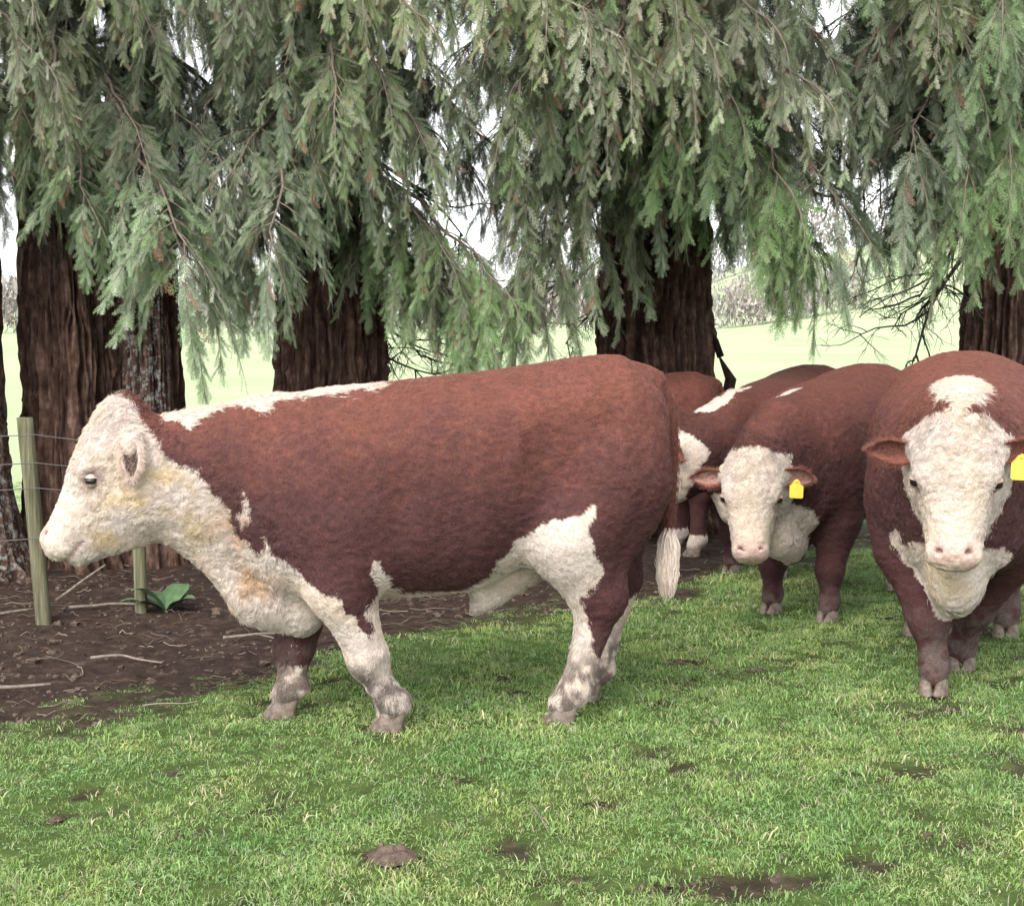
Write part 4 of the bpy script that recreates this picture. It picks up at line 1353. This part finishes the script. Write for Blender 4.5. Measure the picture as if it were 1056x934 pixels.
def make_bull(label, loc, heading, scale, cfg, h, hairs, seed):
    t = link('bull', None, loc=(loc[0], loc[1], 0), rot=(0, 0, math.radians(heading)), scale=scale)
    tag(t, label, 'bull', 'red and white bulls under the trees')
    V, Q, O, R = build_body(cfg, h)
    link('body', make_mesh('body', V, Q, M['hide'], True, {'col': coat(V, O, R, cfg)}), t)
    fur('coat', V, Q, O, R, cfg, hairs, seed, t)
    for leg in list(cfg['fore']) + list(cfg['hind']):
        e = leg[-1]
        o = link('hoof', HOOF, t, loc=(e[0] + 0.02, e[1], 0.0), rot=(0, 0, leg[-1][3] if len(e) > 3 else 0), scale=(0.98, 0.86, 0.95))
    H = lambda u, v, w: O + R[0] * u + R[1] * v + R[2] * w
    for s_ in (-1, 1):
        bv, bf = ball(0.027)
        e = link('eye', make_mesh('eye', bv, bf, M['eye']), t, loc=H(0.218, 0.137 * s_, 0.048), scale=cfg.get('eye_scale', 1.0))
        for sg, cut in ((1, 0.25), (-1, -0.45)):           # lids: two caps over the ball
            lv, lf = ball(0.0305, 18, 12)
            lv = lv @ np.eye(3)
            keep = (lv[lf].mean(1)[:, 2] * sg) > 0.0305 * (cfg.get('lid_cut', 0.36) if sg > 0 else 0.46)
            lid = make_mesh('eyelid', lv, lf[keep], M['hide'], True, {'col': np.broadcast_to(np.array(cfg.get('lid', (0.42, 0.27, 0.23))), (len(lv), 3))})
            lo = link('eyelid', lid, e)
            uz = norm(-R[0] * 0.80 + R[2] * 0.60)
            lo.matrix_local = mat4(np.cross(R[1], uz), R[1], uz, (0, 0, 0))
        # ear
        fwd = cfg.get('ear', (0.10, 0.97, -0.12))
        d = norm(R[0] * fwd[0] + R[1] * s_ * fwd[1] + R[2] * fwd[2])
        eo_ = cfg.get('ear_open', (0.55, 0.0, 0.75))
        open_ = norm(R[0] * eo_[0] + R[1] * s_ * eo_[1] + R[2] * eo_[2])
        z_ = norm(open_ - d * np.dot(open_, d))
        y_ = np.cross(z_, d)
        ev, ef, ec = ear_mesh(np.array(cfg['ear_out']), np.array(cfg['ear_in']), seed + s_)
        eo = link('ear', make_mesh('ear', ev, ef, M['hide'], True, {'col': ec}), t)
        eo.matrix_local = mat4(d, y_, z_, H(cfg.get('ear_u', 0.075), 0.150 * s_, 0.010)) @ Matrix.Scale(cfg.get('ear_scale', 1.0), 4)
        rr = np.random.default_rng(seed + 5 + s_)
        pick = rr.integers(0, len(ev), cfg.get('ear_hair', 1500))
        dirs = np.stack([np.full(len(pick), 0.6), np.sign(ev[pick][:, 1]) * 0.7 * (np.abs(ev[pick][:, 1]) > 0.03), rr.uniform(-0.5, 0.2, len(pick))], 1)
        hair_tufts('ear_fringe', ev[pick] + rr.normal(size=(len(pick), 3)) * 0.003, dirs, np.clip(ec[pick] * 1.1, 0, 1), cfg.get('fringe', 0.022), 0.0008, seed + 9 + s_, eo, 0.4)
        if cfg.get('tag') == s_:
            bx = Bag()
            prof = np.array([(-0.010, 0.0), (0.010, 0.0), (0.016, -0.018), (0.029, -0.026), (0.029, -0.072), (0.024, -0.078), (-0.024, -0.078), (-0.029, -0.072), (-0.029, -0.026), (-0.016, -0.018)])
            n_ = len(prof)
            Vt = np.concatenate([np.stack([prof[:, 0], np.full(n_, y0), prof[:, 1]], 1) for y0 in (-0.0012, 0.0012)])
            k = np.arange(1, n_ - 1)
            T = np.concatenate([np.stack([0 * k, k, k + 1], 1), np.stack([n_ + 0 * k, n_ + k + 1, n_ + k], 1)])
            j = np.arange(n_)
            Qt = np.stack([j, j + n_, (j + 1) % n_ + n_, (j + 1) % n_], 1)
            bx.add(Vt, Qt, T)
            sv, sf = ball(0.008, 10, 6)
            bx.add(sv * [1, 0.5, 1] + [0, -0.003, -0.004], sf)
            to = link('ear_tag', bx.mesh('ear_tag', M['tag'], False), t)
            hz = math.radians(cfg.get('tag_yaw', 0))
            xx = np.array([-math.sin(hz), math.cos(hz), 0])
            zz_ = norm(np.array([0.0, 0.05, 1.0]))
            pos = H(cfg.get('ear_u', 0.075), 0.150 * s_, 0.010) + d * cfg.get('tag_out', 0.085) + z_ * 0.03
            to.matrix_local = mat4(xx, np.cross(zz_, xx), zz_, pos) @ Matrix.Scale(1.25, 4)
    # tail with its white switch
    tp = np.array(cfg['tail'], float)
    tt = np.linspace(0, 1, 24)
    kk = np.linspace(0, 1, len(tp))
    tc_ = np.stack([np.interp(tt, kk, tp[:, i]) for i in range(3)], 1)
    for _ in range(3):
        tc_[1:-1] = (tc_[:-2] + 2 * tc_[1:-1] + tc_[2:]) / 4
    rad = np.interp(tt, [0, 0.15, 0.5, 1], [0.050, 0.036, 0.023, 0.014])
    tv, tq, ttri = tube(tc_, rad, 12)
    tl = link('tail', make_mesh('tail', tv, [tq, ttri], M['hide'], True, {'col': (RED2 * 0.6 + RED * 0.4) * (1 + 0.2 * vnoise(tv * 50, 3))[:, None]}), t)
    rr = np.random.default_rng(seed + 40)
    nt_ = cfg.get('tail_hair', 3000)
    pi = rr.integers(0, len(tv), nt_)
    hair_tufts('tail_hair', tv[pi] + rr.normal(size=(nt_, 3)) * 0.006, np.tile([0, 0, -1.0], (nt_, 1)), np.tile(RED * 0.95, (nt_, 1)), 0.03, 0.0009, seed + 41, tl, 0.25)
    ns_ = cfg.get('switch_hair', 4500)
    up = rr.uniform(0, 1, ns_)
    ci_ = np.stack([np.interp(0.80 + 0.20 * up, tt, tc_[:, i]) for i in range(3)], 1)
    out_ = rr.normal(size=(ns_, 3)) * np.array([1, 1, 0.2])
    hair_tufts('switch', ci_ + norm(out_) * 0.010 * rr.uniform(0.2, 1, (ns_, 1)), norm(out_) * 0.42 + np.array([0, 0, -1.0]), np.tile(WHITE * [1.32, 1.29, 1.24], (ns_, 1)), 0.15, 0.0022, seed + 42, tl, 0.08, converge=0.8)
    return t

def px_poly(pts):
    """side-view outline drawn on the 258-pixels-per-metre profile of the animal -> body x, z"""
    return [((480 - a_) / 258.0, 1.57 - (b_ - 330) / 258.0) for a_, b_ in pts]

SIDE_WHITE = px_poly([(-60, 380), (128, 405), (142, 428), (152, 440), (165, 462), (183, 470), (200, 478), (212, 497), (232, 515), (236, 535), (260, 560), (266, 541),
                      (272, 555), (300, 575), (312, 583), (323, 594), (338, 596), (344, 612), (354, 615), (358, 627), (366, 633), (375, 630), (373, 622), (362, 614),
                      (367, 606), (375, 597), (374, 587), (368, 573), (370, 563), (378, 561), (381, 574), (390, 591), (406, 598), (441, 601), (476, 596), (495, 576),
                      (515, 547), (545, 527), (579, 520), (589, 509), (594, 520), (585, 535), (594, 557), (606, 576), (594, 591), (584, 604), (594, 626), (596, 655),
                      (611, 673), (623, 665), (640, 635), (670, 620), (700, 790), (-60, 790)])
CREST_WHITE = px_poly([(152, 380), (156, 418), (166, 430), (178, 430), (190, 438), (203, 428), (216, 420), (240, 417), (262, 420), (285, 411), (300, 411), (330, 407), (360, 402), (384, 398), (400, 380)])
STREAK = px_poly([(243, 490), (248, 512), (251, 526), (243, 530), (239, 522), (245, 514)])

def white_side(P, q):
    w = in_poly(P[:, 0], P[:, 2], SIDE_WHITE)
    w |= in_poly(P[:, 0], P[:, 2], CREST_WHITE) & (np.abs(P[:, 1]) < 0.30)
    w |= in_poly(P[:, 0], P[:, 2], STREAK) & (P[:, 1] > 0)
    w &= ~((P[:, 1] < -0.02) & (P[:, 0] > 0.55) & (P[:, 0] < 0.95) & (P[:, 2] < 0.40) & (P[:, 2] > 0.21) & (np.abs(P[:, 1] + 0.12) < 0.2) & (P[:, 0] < 0.83))
    return w

def white_front(crest, chest, face=0.03):
    def fn(P, q):
        w = (q[:, 0] > -face + 0.25 * np.clip(-q[:, 2] - 0.12, 0, 1)) & (q[:, 0] < 0.7) & (q[:, 2] > -0.17 - 0.30 * np.clip(q[:, 0] - 0.15, 0, 0.3)) & (np.abs(q[:, 1]) < 0.215)
        for (c, r_) in crest + chest:
            w |= (((P - np.array(c)) / np.array(r_)) ** 2).sum(1) < 1
        return w
    return fn

zero = lambda P, q: np.zeros(len(P))
BULL_SIDE = dict(
    O=(1.318, 0, 1.105), head=(50.6, 0),
    neck=[((0.86, 0, 0.93), 0.30), ((1.10, 0, 0.965), 0.235)],
    dewlap=[((1.15, 0, 0.80), (0.86, 0, 0.51), 0.075, 0.100), ((0.86, 0, 0.51), (0.70, 0, 0.445), 0.100, 0.11)],
    fore=[[(0.545, 0.20, 0.56), (0.435, 0.19, 0.285), (0.40, 0.18, 0.20), (0.345, 0.18, 0.11), (0.345, 0.18, 0.07)],
          [(0.64, -0.17, 0.56), (0.715, -0.12, 0.27), (0.725, -0.11, 0.20), (0.735, -0.09, 0.12), (0.765, -0.09, 0.075)]],
    hind=[[(-0.375, 0.21, 0.74), (-0.495, 0.20, 0.49), (-0.475, 0.20, 0.38), (-0.405, 0.20, 0.14), (-0.35, 0.20, 0.08)],
          [(-0.50, -0.20, 0.74), (-0.655, -0.19, 0.49), (-0.645, -0.18, 0.38), (-0.575, -0.17, 0.13), (-0.53, -0.17, 0.08)]],
    tail=[(-0.76, 0, 1.32), (-0.825, 0.01, 1.24), (-0.85, 0.02, 1.08), (-0.845, 0.03, 0.90), (-0.83, 0.04, 0.74), (-0.825, 0.04, 0.62)],
    white=white_side, mud=0.33, ear=(0.60, 0.50, -0.50), ear_open=(-0.1, 0.8, 0.5), ear_hair=3000, ear_u=0.02, ear_scale=0.74, fringe=0.036, ear_out=(0.50, 0.38, 0.32), ear_in=(0.06, 0.035, 0.03), lid=(0.42, 0.35, 0.30), lid_cut=0.30, eye_scale=0.85,
    stain=lambda P, q: 0.75 * (1 - sstep(0.06, 0.22, np.linalg.norm((P - [1.22, 0.2, 0.86]) / [1.3, 2.0, 1.2], axis=1))) + 0.65 * (1 - sstep(0.05, 0.14, np.linalg.norm((q - [0.30, 0.12, -0.12]) / [1.3, 1, 0.9], axis=1))),
    stain2=lambda P, q: 0.8 * (1 - sstep(0.10, 0.26, np.linalg.norm((P - [0.93, 0.15, 0.62]) / [0.9, 2.0, 1.3], axis=1))),
)
STRAIGHT_HIND = [[(-0.45, 0.21, 0.74), (-0.64, 0.20, 0.50), (-0.63, 0.20, 0.38), (-0.62, 0.20, 0.13), (-0.59, 0.20, 0.08)],
                 [(-0.45, -0.21, 0.74), (-0.56, -0.20, 0.50), (-0.55, -0.20, 0.38), (-0.52, -0.20, 0.13), (-0.49, -0.20, 0.08)]]
TAIL_DOWN = [(-0.76, 0, 1.32), (-0.83, 0, 1.23), (-0.855, 0, 1.05), (-0.85, 0, 0.88), (-0.84, 0, 0.74), (-0.84, 0, 0.62)]
BULL_FRONT = dict(
    O=(1.05, 0, 1.135), head=(72, 0),
    neck=[((0.80, 0, 1.00), 0.31), ((0.92, 0, 1.02), 0.25)],
    dewlap=[((1.02, 0, 0.70), (0.86, 0, 0.50), 0.07, 0.11), ((0.86, 0, 0.50), (0.70, 0, 0.44), 0.11, 0.12)],
    fore=[[(0.42, 0.19, 0.56), (0.30, 0.07, 0.29), (0.27, 0.04, 0.20), (0.235, 0.02, 0.11), (0.235, 0.02, 0.07)],
          [(0.60, -0.19, 0.58), (0.70, -0.10, 0.30), (0.705, -0.085, 0.20), (0.715, -0.075, 0.12), (0.745, -0.075, 0.075)]],
    hind=STRAIGHT_HIND, tail=TAIL_DOWN,
    white=white_front([((0.80, 0, 1.28), (0.19, 0.11, 0.12)), ((0.98, 0.0, 1.25), (0.25, 0.085, 0.18))],
                      [((0.92, 0.0, 0.53), (0.30, 0.20, 0.13)), ((0.95, -0.15, 0.585), (0.25, 0.14, 0.075)), ((0.95, -0.235, 0.64), (0.25, 0.035, 0.07)), ((0.95, 0.14, 0.575), (0.25, 0.13, 0.07)), ((0.9, 0, 0.44), (0.3, 0.11, 0.14))]),
    mud=0.34, ear=(0.06, 0.97, -0.20), ear_out=RED * 1.2, ear_in=(0.16, 0.06, 0.045), tag=1, tag_yaw=0, tag_out=0.075,
    stain=lambda P, q: 0.45 * (1 - sstep(0.08, 0.25, np.linalg.norm(P - [0.98, -0.12, 0.58], axis=1))), stain2=lambda P, q: 0.5 * (1 - sstep(0.05, 0.2, np.linalg.norm(P - [0.98, -0.12, 0.58], axis=1))),
)
BULL_LOW = dict(
    O=(1.12, -0.06, 0.93), head=(68, 22),
    neck=[((0.84, -0.01, 0.92), 0.30), ((0.99, -0.04, 0.90), 0.235)],
    dewlap=[((1.0, -0.03, 0.66), (0.86, 0, 0.50), 0.07, 0.10), ((0.86, 0, 0.50), (0.70, 0, 0.44), 0.10, 0.12)],
    fore=[[(0.54, 0.21, 0.56), (0.58, 0.19, 0.29), (0.58, 0.19, 0.20), (0.585, 0.19, 0.11), (0.61, 0.19, 0.07)],
          [(0.54, -0.20, 0.56), (0.52, -0.18, 0.29), (0.515, -0.18, 0.20), (0.51, -0.18, 0.11), (0.53, -0.18, 0.07)]],
    hind=STRAIGHT_HIND, tail=TAIL_DOWN,
    white=white_front([((0.62, -0.06, 1.27), (0.16, 0.03, 0.06))], [((0.98, 0.06, 0.54), (0.26, 0.24, 0.15)), ((0.9, 0.0, 0.44), (0.3, 0.14, 0.12))]),
    tint=0.78, mud=0.2, ear=(0.10, 0.96, -0.25), ear_out=RED * 1.2, ear_in=(0.34, 0.19, 0.16), tag=1, tag_yaw=20, tag_out=0.085,  # tint darkens the coat for the shade this bull stands in
    stain=zero, stain2=zero,
)
BULL_TURNED = dict(
    O=(1.12, -0.27, 0.98), head=(56, -62),
    neck=[((0.84, -0.06, 0.95), 0.30), ((1.02, -0.17, 0.93), 0.225)],
    dewlap=[((1.0, -0.16, 0.72), (0.86, -0.04, 0.52), 0.07, 0.10), ((0.86, -0.02, 0.50), (0.70, 0, 0.44), 0.10, 0.12)],
    fore=BULL_LOW['fore'], hind=STRAIGHT_HIND, tail=TAIL_DOWN,
    white=white_front([((0.80, -0.05, 1.24), (0.32, 0.045, 0.08)), ((1.03, -0.16, 1.20), (0.13, 0.10, 0.10))], [((0.98, -0.05, 0.50), (0.2, 0.15, 0.12))]),
    tint=0.72, mud=0.2, ear=(0.35, 0.90, -0.15), ear_out=RED * 1.1, ear_in=(0.30, 0.13, 0.11), stain=zero, stain2=zero, ear_hair=600, tail_hair=600, switch_hair=500,  # coat tinted darker, shade under the trees included in the colour
)
_wt = BULL_TURNED['white']
BULL_TURNED['white'] = lambda P, q: _wt(P, q) & ~((((q - [0.05, 0.12, 0.12]) / [0.035, 0.08, 0.05]) ** 2).sum(1) < 1)
BULL_BEHIND = dict(
    O=(1.30, 0, 0.62), head=(55, 0),
    neck=[((0.86, 0, 0.86), 0.29), ((1.12, 0, 0.70), 0.22)],
    dewlap=[((1.0, 0, 0.56), (0.86, 0, 0.50), 0.07, 0.10), ((0.86, 0, 0.50), (0.70, 0, 0.44), 0.10, 0.12)],
    fore=BULL_LOW['fore'], hind=STRAIGHT_HIND, tail=TAIL_DOWN,
    white=lambda P, q: white_front([], [])(P, q) | (P[:, 2] < 0.17),
    mud=0.12, ear=(0.1, 0.95, -0.2), ear_out=RED, ear_in=(0.2, 0.1, 0.08), stain=zero, stain2=zero, ear_hair=300, tail_hair=400, switch_hair=300,
)
make_bull('large red bull with a white face and underside standing side-on in front', (-0.165, 6.02), 180 + 9, (0.96, 0.98, 1.01), BULL_SIDE, 0.0105, 190000, 1)
make_bull('red bull facing the camera at the right edge, white patch on its crest', (2.08, 7.06), math.degrees(math.atan2(-0.95, -0.30)), (1.0, 1.07, 1.0), BULL_FRONT, 0.0105, 130000, 2)
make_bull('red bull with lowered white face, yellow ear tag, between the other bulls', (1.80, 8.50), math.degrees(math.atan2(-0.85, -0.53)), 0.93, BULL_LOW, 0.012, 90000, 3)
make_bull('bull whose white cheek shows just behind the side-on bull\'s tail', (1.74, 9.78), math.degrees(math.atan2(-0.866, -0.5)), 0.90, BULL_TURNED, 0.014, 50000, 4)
make_bull('half hidden red bull, only its rump showing under the middle trunk', (0.70, 10.32), 180, 0.865, BULL_BEHIND, 0.016, 25000, 5)

# ------------------------------------------------------------------ fence
def post(label, x, y, h, r_, lean, seed):
    z = np.linspace(-0.15, h, 22)
    n_ = 14
    th = np.arange(n_) * 2 * np.pi / n_
    Z, TH = np.meshgrid(z, th, indexing='ij')
    rr = r_ * (1 + 0.06 * vnoise(np.stack([np.cos(TH.ravel()) * 2, np.sin(TH.ravel()) * 2, Z.ravel() * 3], 1), seed)).reshape(Z.shape)
    X = rr * np.sign(np.cos(TH)) * np.abs(np.cos(TH)) ** 0.8 + lean * Z
    Y = rr * np.sign(np.sin(TH)) * np.abs(np.sin(TH)) ** 0.8
    V = np.stack([X, Y, Z], -1).reshape(-1, 3)
    i = np.arange(21)[:, None] * n_
    j = np.arange(n_)[None, :]
    jn = (j + 1) % n_
    F = np.stack([i + j, i + jn, i + n_ + jn, i + n_ + j], -1).reshape(-1, 4)
    k = np.arange(1, n_ - 1)
    T = np.stack([0 * k + 21 * n_, 21 * n_ + k, 21 * n_ + k + 1], 1)
    o = link('fence_post', make_mesh('fence_post', V, [F, T], M['post'], True), loc=(x, y, 0))
    return tag(o, label, 'fence post', 'wooden posts of the wire fence')

post('greenish wooden fence post in front of the side-on bull\'s nose', -2.44, 7.9, 1.07, 0.039, -0.065, 1)
post('greenish wooden fence post under the side-on bull\'s jaw', -1.99, 8.14, 1.00, 0.034, -0.01, 2)
WIRE = np.array([(-4.6, 6.75), (-2.44, 7.9), (-1.99, 8.14), (-1.25, 9.92)])      # the strands end stapled to a trunk
for nm, z in (('top', 0.985), ('second', 0.84), ('third', 0.71), ('lowest', 0.45)):
    pts = []
    for i in range(3):
        for s_ in np.linspace(0, 1, 10)[: (10 if i == 2 else 9)]:
            p_ = WIRE[i] * (1 - s_) + WIRE[i + 1] * s_
            pts.append((p_[0] + 0.0, p_[1] - 0.05, z * (0.86 if False else 1) - 0.03 * s_ * (1 - s_)))
    pts = np.array(pts)
    pts[:, 2] *= np.interp(pts[:, 0], [-2.44, -1.25], [1, 0.82])
    V, F, T = tube(pts, np.full(len(pts), 0.0028), 6)
    o = link('fence_wire', make_mesh('fence_wire', V, [F, T], M['wire'], True))
    tag(o, '%s wire of the fence strung past the wooden posts' % nm, 'wire', 'strands of the wire fence')

# ------------------------------------------------------------------ litter on the bare soil
r = np.random.default_rng(9)
bag = Bag()
cand = np.stack([r.uniform(-4.2, 3.2, 4000), r.uniform(5.9, 10.8, 4000)], 1)
cand = cand[soil_mask(cand[:, 0], cand[:, 1]) > 0.45][:1000]
k = 5
PP = np.zeros((len(cand), k, 3))
long_ = r.uniform(size=len(cand)) > 0.92
ln = np.where(long_, r.uniform(0.22, 0.45, len(cand)), r.uniform(0.03, 0.2, len(cand)))
ang = r.normal(0.0, 0.6, len(cand)) + np.where(r.uniform(size=len(cand)) < 0.5, math.pi, 0)
cur = cand.copy()
for i in range(k):
    PP[:, i, :2] = cur
    ang = ang + r.normal(0, 0.18, len(cand))
    cur = cur + np.stack([np.cos(ang), np.sin(ang)], 1) * (ln / k)[:, None]
PP[:, :, 2] = ground_z(PP[:, :, 0].ravel(), PP[:, :, 1].ravel()).reshape(-1, k) + r.uniform(0.002, 0.022, (len(cand), k))
for i in range(len(cand)):
    w = r.uniform(0.0014, 0.0034)
    V, F, T = tube(PP[i], np.linspace(w, w * 0.5, k), 4, cap=False)
    c = np.array([(0.26, 0.21, 0.165), (0.17, 0.125, 0.095), (0.10, 0.075, 0.06), (0.12, 0.07, 0.05)][r.integers(4)]) * r.uniform(0.35, 0.95)
    bag.add(V, F, T, c)
o = link('twig_litter', bag.mesh('twig_litter', M['far']))
tag(o, 'fine dry twigs and fallen sprays littering the bare soil', 'litter', kind='stuff')

# small dry bits and clods through the turf and soil
bag = Bag()
cand = np.stack([r.uniform(-3.4, 3.2, 9000), r.uniform(2.6, 9.5, 9000)], 1)
cand = cand[r.uniform(size=len(cand)) < 0.015 + 0.6 * soil_mask(cand[:, 0], cand[:, 1])]
cz = ground_z(cand[:, 0], cand[:, 1])
b0, bf = ball(1.0, 6, 4)
for i in range(len(cand)):
    rad = r.uniform(0.003, 0.014) * (1 if r.uniform() < 0.9 else 1.8)
    bv = b0 * rad * np.array([r.uniform(0.7, 1.4), r.uniform(0.7, 1.4), r.uniform(0.4, 0.8)]) * (1 + 0.35 * r.normal(size=(len(b0), 1)))
    bag.add(bv + np.array([cand[i, 0], cand[i, 1], cz[i] + rad * 0.2]), bf)
o = link('soil_crumbs', bag.mesh('soil_crumbs', M['soil'], False))
tag(o, 'loose crumbs and clods of soil over the scuffed ground', 'soil', kind='stuff')

def stick(label, pts, w, name='fallen_stick', mat='stick', fork=None):
    pts = np.array(pts, float)
    t = np.linspace(0, 1, 12)
    k = np.linspace(0, 1, len(pts))
    c = np.stack([np.interp(t, k, pts[:, i]) for i in range(3)], 1)
    c += 0.006 * np.stack([vnoise(c * 7, 90 + i) for i in range(3)], 1)
    bag = Bag()
    bag.add(*tube(c, np.linspace(w, w * 0.55, 12), 7))
    if fork is not None:
        f_ = np.array(fork, float)
        bag.add(*tube(np.stack([c[5], (c[5] + f_) / 2 + [0, 0, 0.004], f_]), [w * 0.6, w * 0.5, w * 0.3], 6))
    o = link(name, bag.mesh(name, M[mat]))
    return tag(o, label, 'stick', 'pale sticks lying under the trees')

stick('pale stick on the soil left of the nearest fence post', [(-2.95, 7.75, 0.02), (-2.75, 7.95, 0.03), (-2.56, 8.12, 0.035)], 0.012)
stick('straight pale stick lying between the two fence posts', [(-2.40, 8.22, 0.02), (-2.2, 8.26, 0.03), (-2.02, 8.28, 0.025)], 0.010)
stick('pale stick on bare soil at the left edge, nearest the grass', [(-2.35, 6.43, 0.015), (-2.15, 6.42, 0.02), (-1.98, 6.48, 0.015)], 0.011)
stick('thin stick propped up against the nearest fence post', [(-2.40, 7.98, 0.10), (-2.28, 8.06, 0.19), (-2.17, 8.12, 0.27)], 0.008)
stick('curved thin stick on the soil under the side-on bull\'s jaw', [(-1.95, 7.0, 0.012), (-1.8, 7.02, 0.02), (-1.6, 6.9, 0.012)], 0.008)
stick('forked pale stick lying behind the side-on bull\'s brisket', [(-1.42, 7.45, 0.012), (-1.25, 7.5, 0.025), (-1.05, 7.52, 0.015)], 0.008, fork=(-1.1, 7.35, 0.015))
tag(stick('dry forked straw stalk lying in the near grass', [(0.055, 4.78, 0.04), (0.085, 4.62, 0.05), (0.11, 4.50, 0.035)], 0.003, 'straw_stalk', fork=(0.02, 4.62, 0.045)), cat='straw')

# splintered strip of bark beside the middle trunk
V, F, T = tube([(0, 0, 0), (0.03, 0, 0.45), (-0.01, 0.01, 0.85), (0.02, 0, 1.12), (-0.05, 0, 1.30)], [0.06, 0.05, 0.045, 0.04, 0.01], 9, rough=0.02, seed=4)
o = link('bark_strip', make_mesh('bark_strip', V, [F, T], M['bark'], True), T_C, loc=(0.545, -0.12, 0))
V, F, T = tube([(0, 0, 1.30), (-0.04, 0, 1.42), (-0.10, 0, 1.50)], [0.03, 0.026, 0.008], 7, rough=0.01, seed=5)
link('bark_strip', make_mesh('bark_strip', V, [F, T], M['bark'], True), T_C, loc=(0.50, -0.12, 0))

# cow pat in the near grass
na_, nr_ = 36, 12
V, cc = [], 0
for i in range(nr_ + 1):
    rr_ = i / nr_
    for j in range(na_):
        th = j * 2 * math.pi / na_
        V.append((0.085 * rr_ * math.cos(th), 0.080 * rr_ * math.sin(th), 0))
V = np.array(V)
rn = np.hypot(V[:, 0] / 0.085, V[:, 1] / 0.08)
V[:, :2] *= (1 + 0.4 * fbm(np.stack([V[:, 0] * 20, V[:, 1] * 20, 0 * rn], 1), 3, 2))[:, None]
V[:, 2] = 0.014 * (1 - rn ** 3) + 0.020 * fbm(V * 38, 6, 3) * (1 - rn ** 4) + 0.004 * np.sin(rn * 16) * (1 - rn) - 0.012 * rn ** 3
i = np.arange(nr_)[:, None] * na_
j = np.arange(na_)[None, :]
F = np.stack([i + j, i + na_ + j, i + na_ + (j + 1) % na_, i + (j + 1) % na_], -1).reshape(-1, 4)
o = link('cow_pat', make_mesh('cow_pat', V, F, M['soil'], True), loc=(-0.36, 4.41, 0.004))
tag(o, 'small brown cow pat in the near grass below the side-on bull', 'cow pat')

# broad-leaved weed beside the farther fence post
wd = link('weed', None, loc=(-1.86, 8.16, 0))
tag(wd, 'broad-leaved green weed at the foot of the post under the jaw', 'plant')
for k in range(9):
    a_ = r.uniform(0, 6.28)
    ln, wd_ = r.uniform(0.16, 0.28), r.uniform(0.04, 0.07)
    rise = r.uniform(0.5, 1.2)
    V, F = [], []
    for i in range(9):
        u = i / 8
        w = wd_ * math.sin(math.pi * min(1, 0.05 + u * 0.95)) ** 0.8
        for b_ in (-1, 0, 1):
            V.append((ln * u * math.cos(0.6 * rise), w * b_, ln * u * rise * (1 - 0.55 * u) + 0.015 * abs(b_) * w / wd_ + 0.004 * math.sin(9 * u + b_)))
    for i in range(8):
        for b_ in (0, 1):
            q_ = i * 3 + b_
            F.append((q_, q_ + 3, q_ + 4, q_ + 1))
    link('leaf', make_mesh('leaf', np.array(V), np.array(F), M['weed'], True), wd, rot=(0, 0, a_))
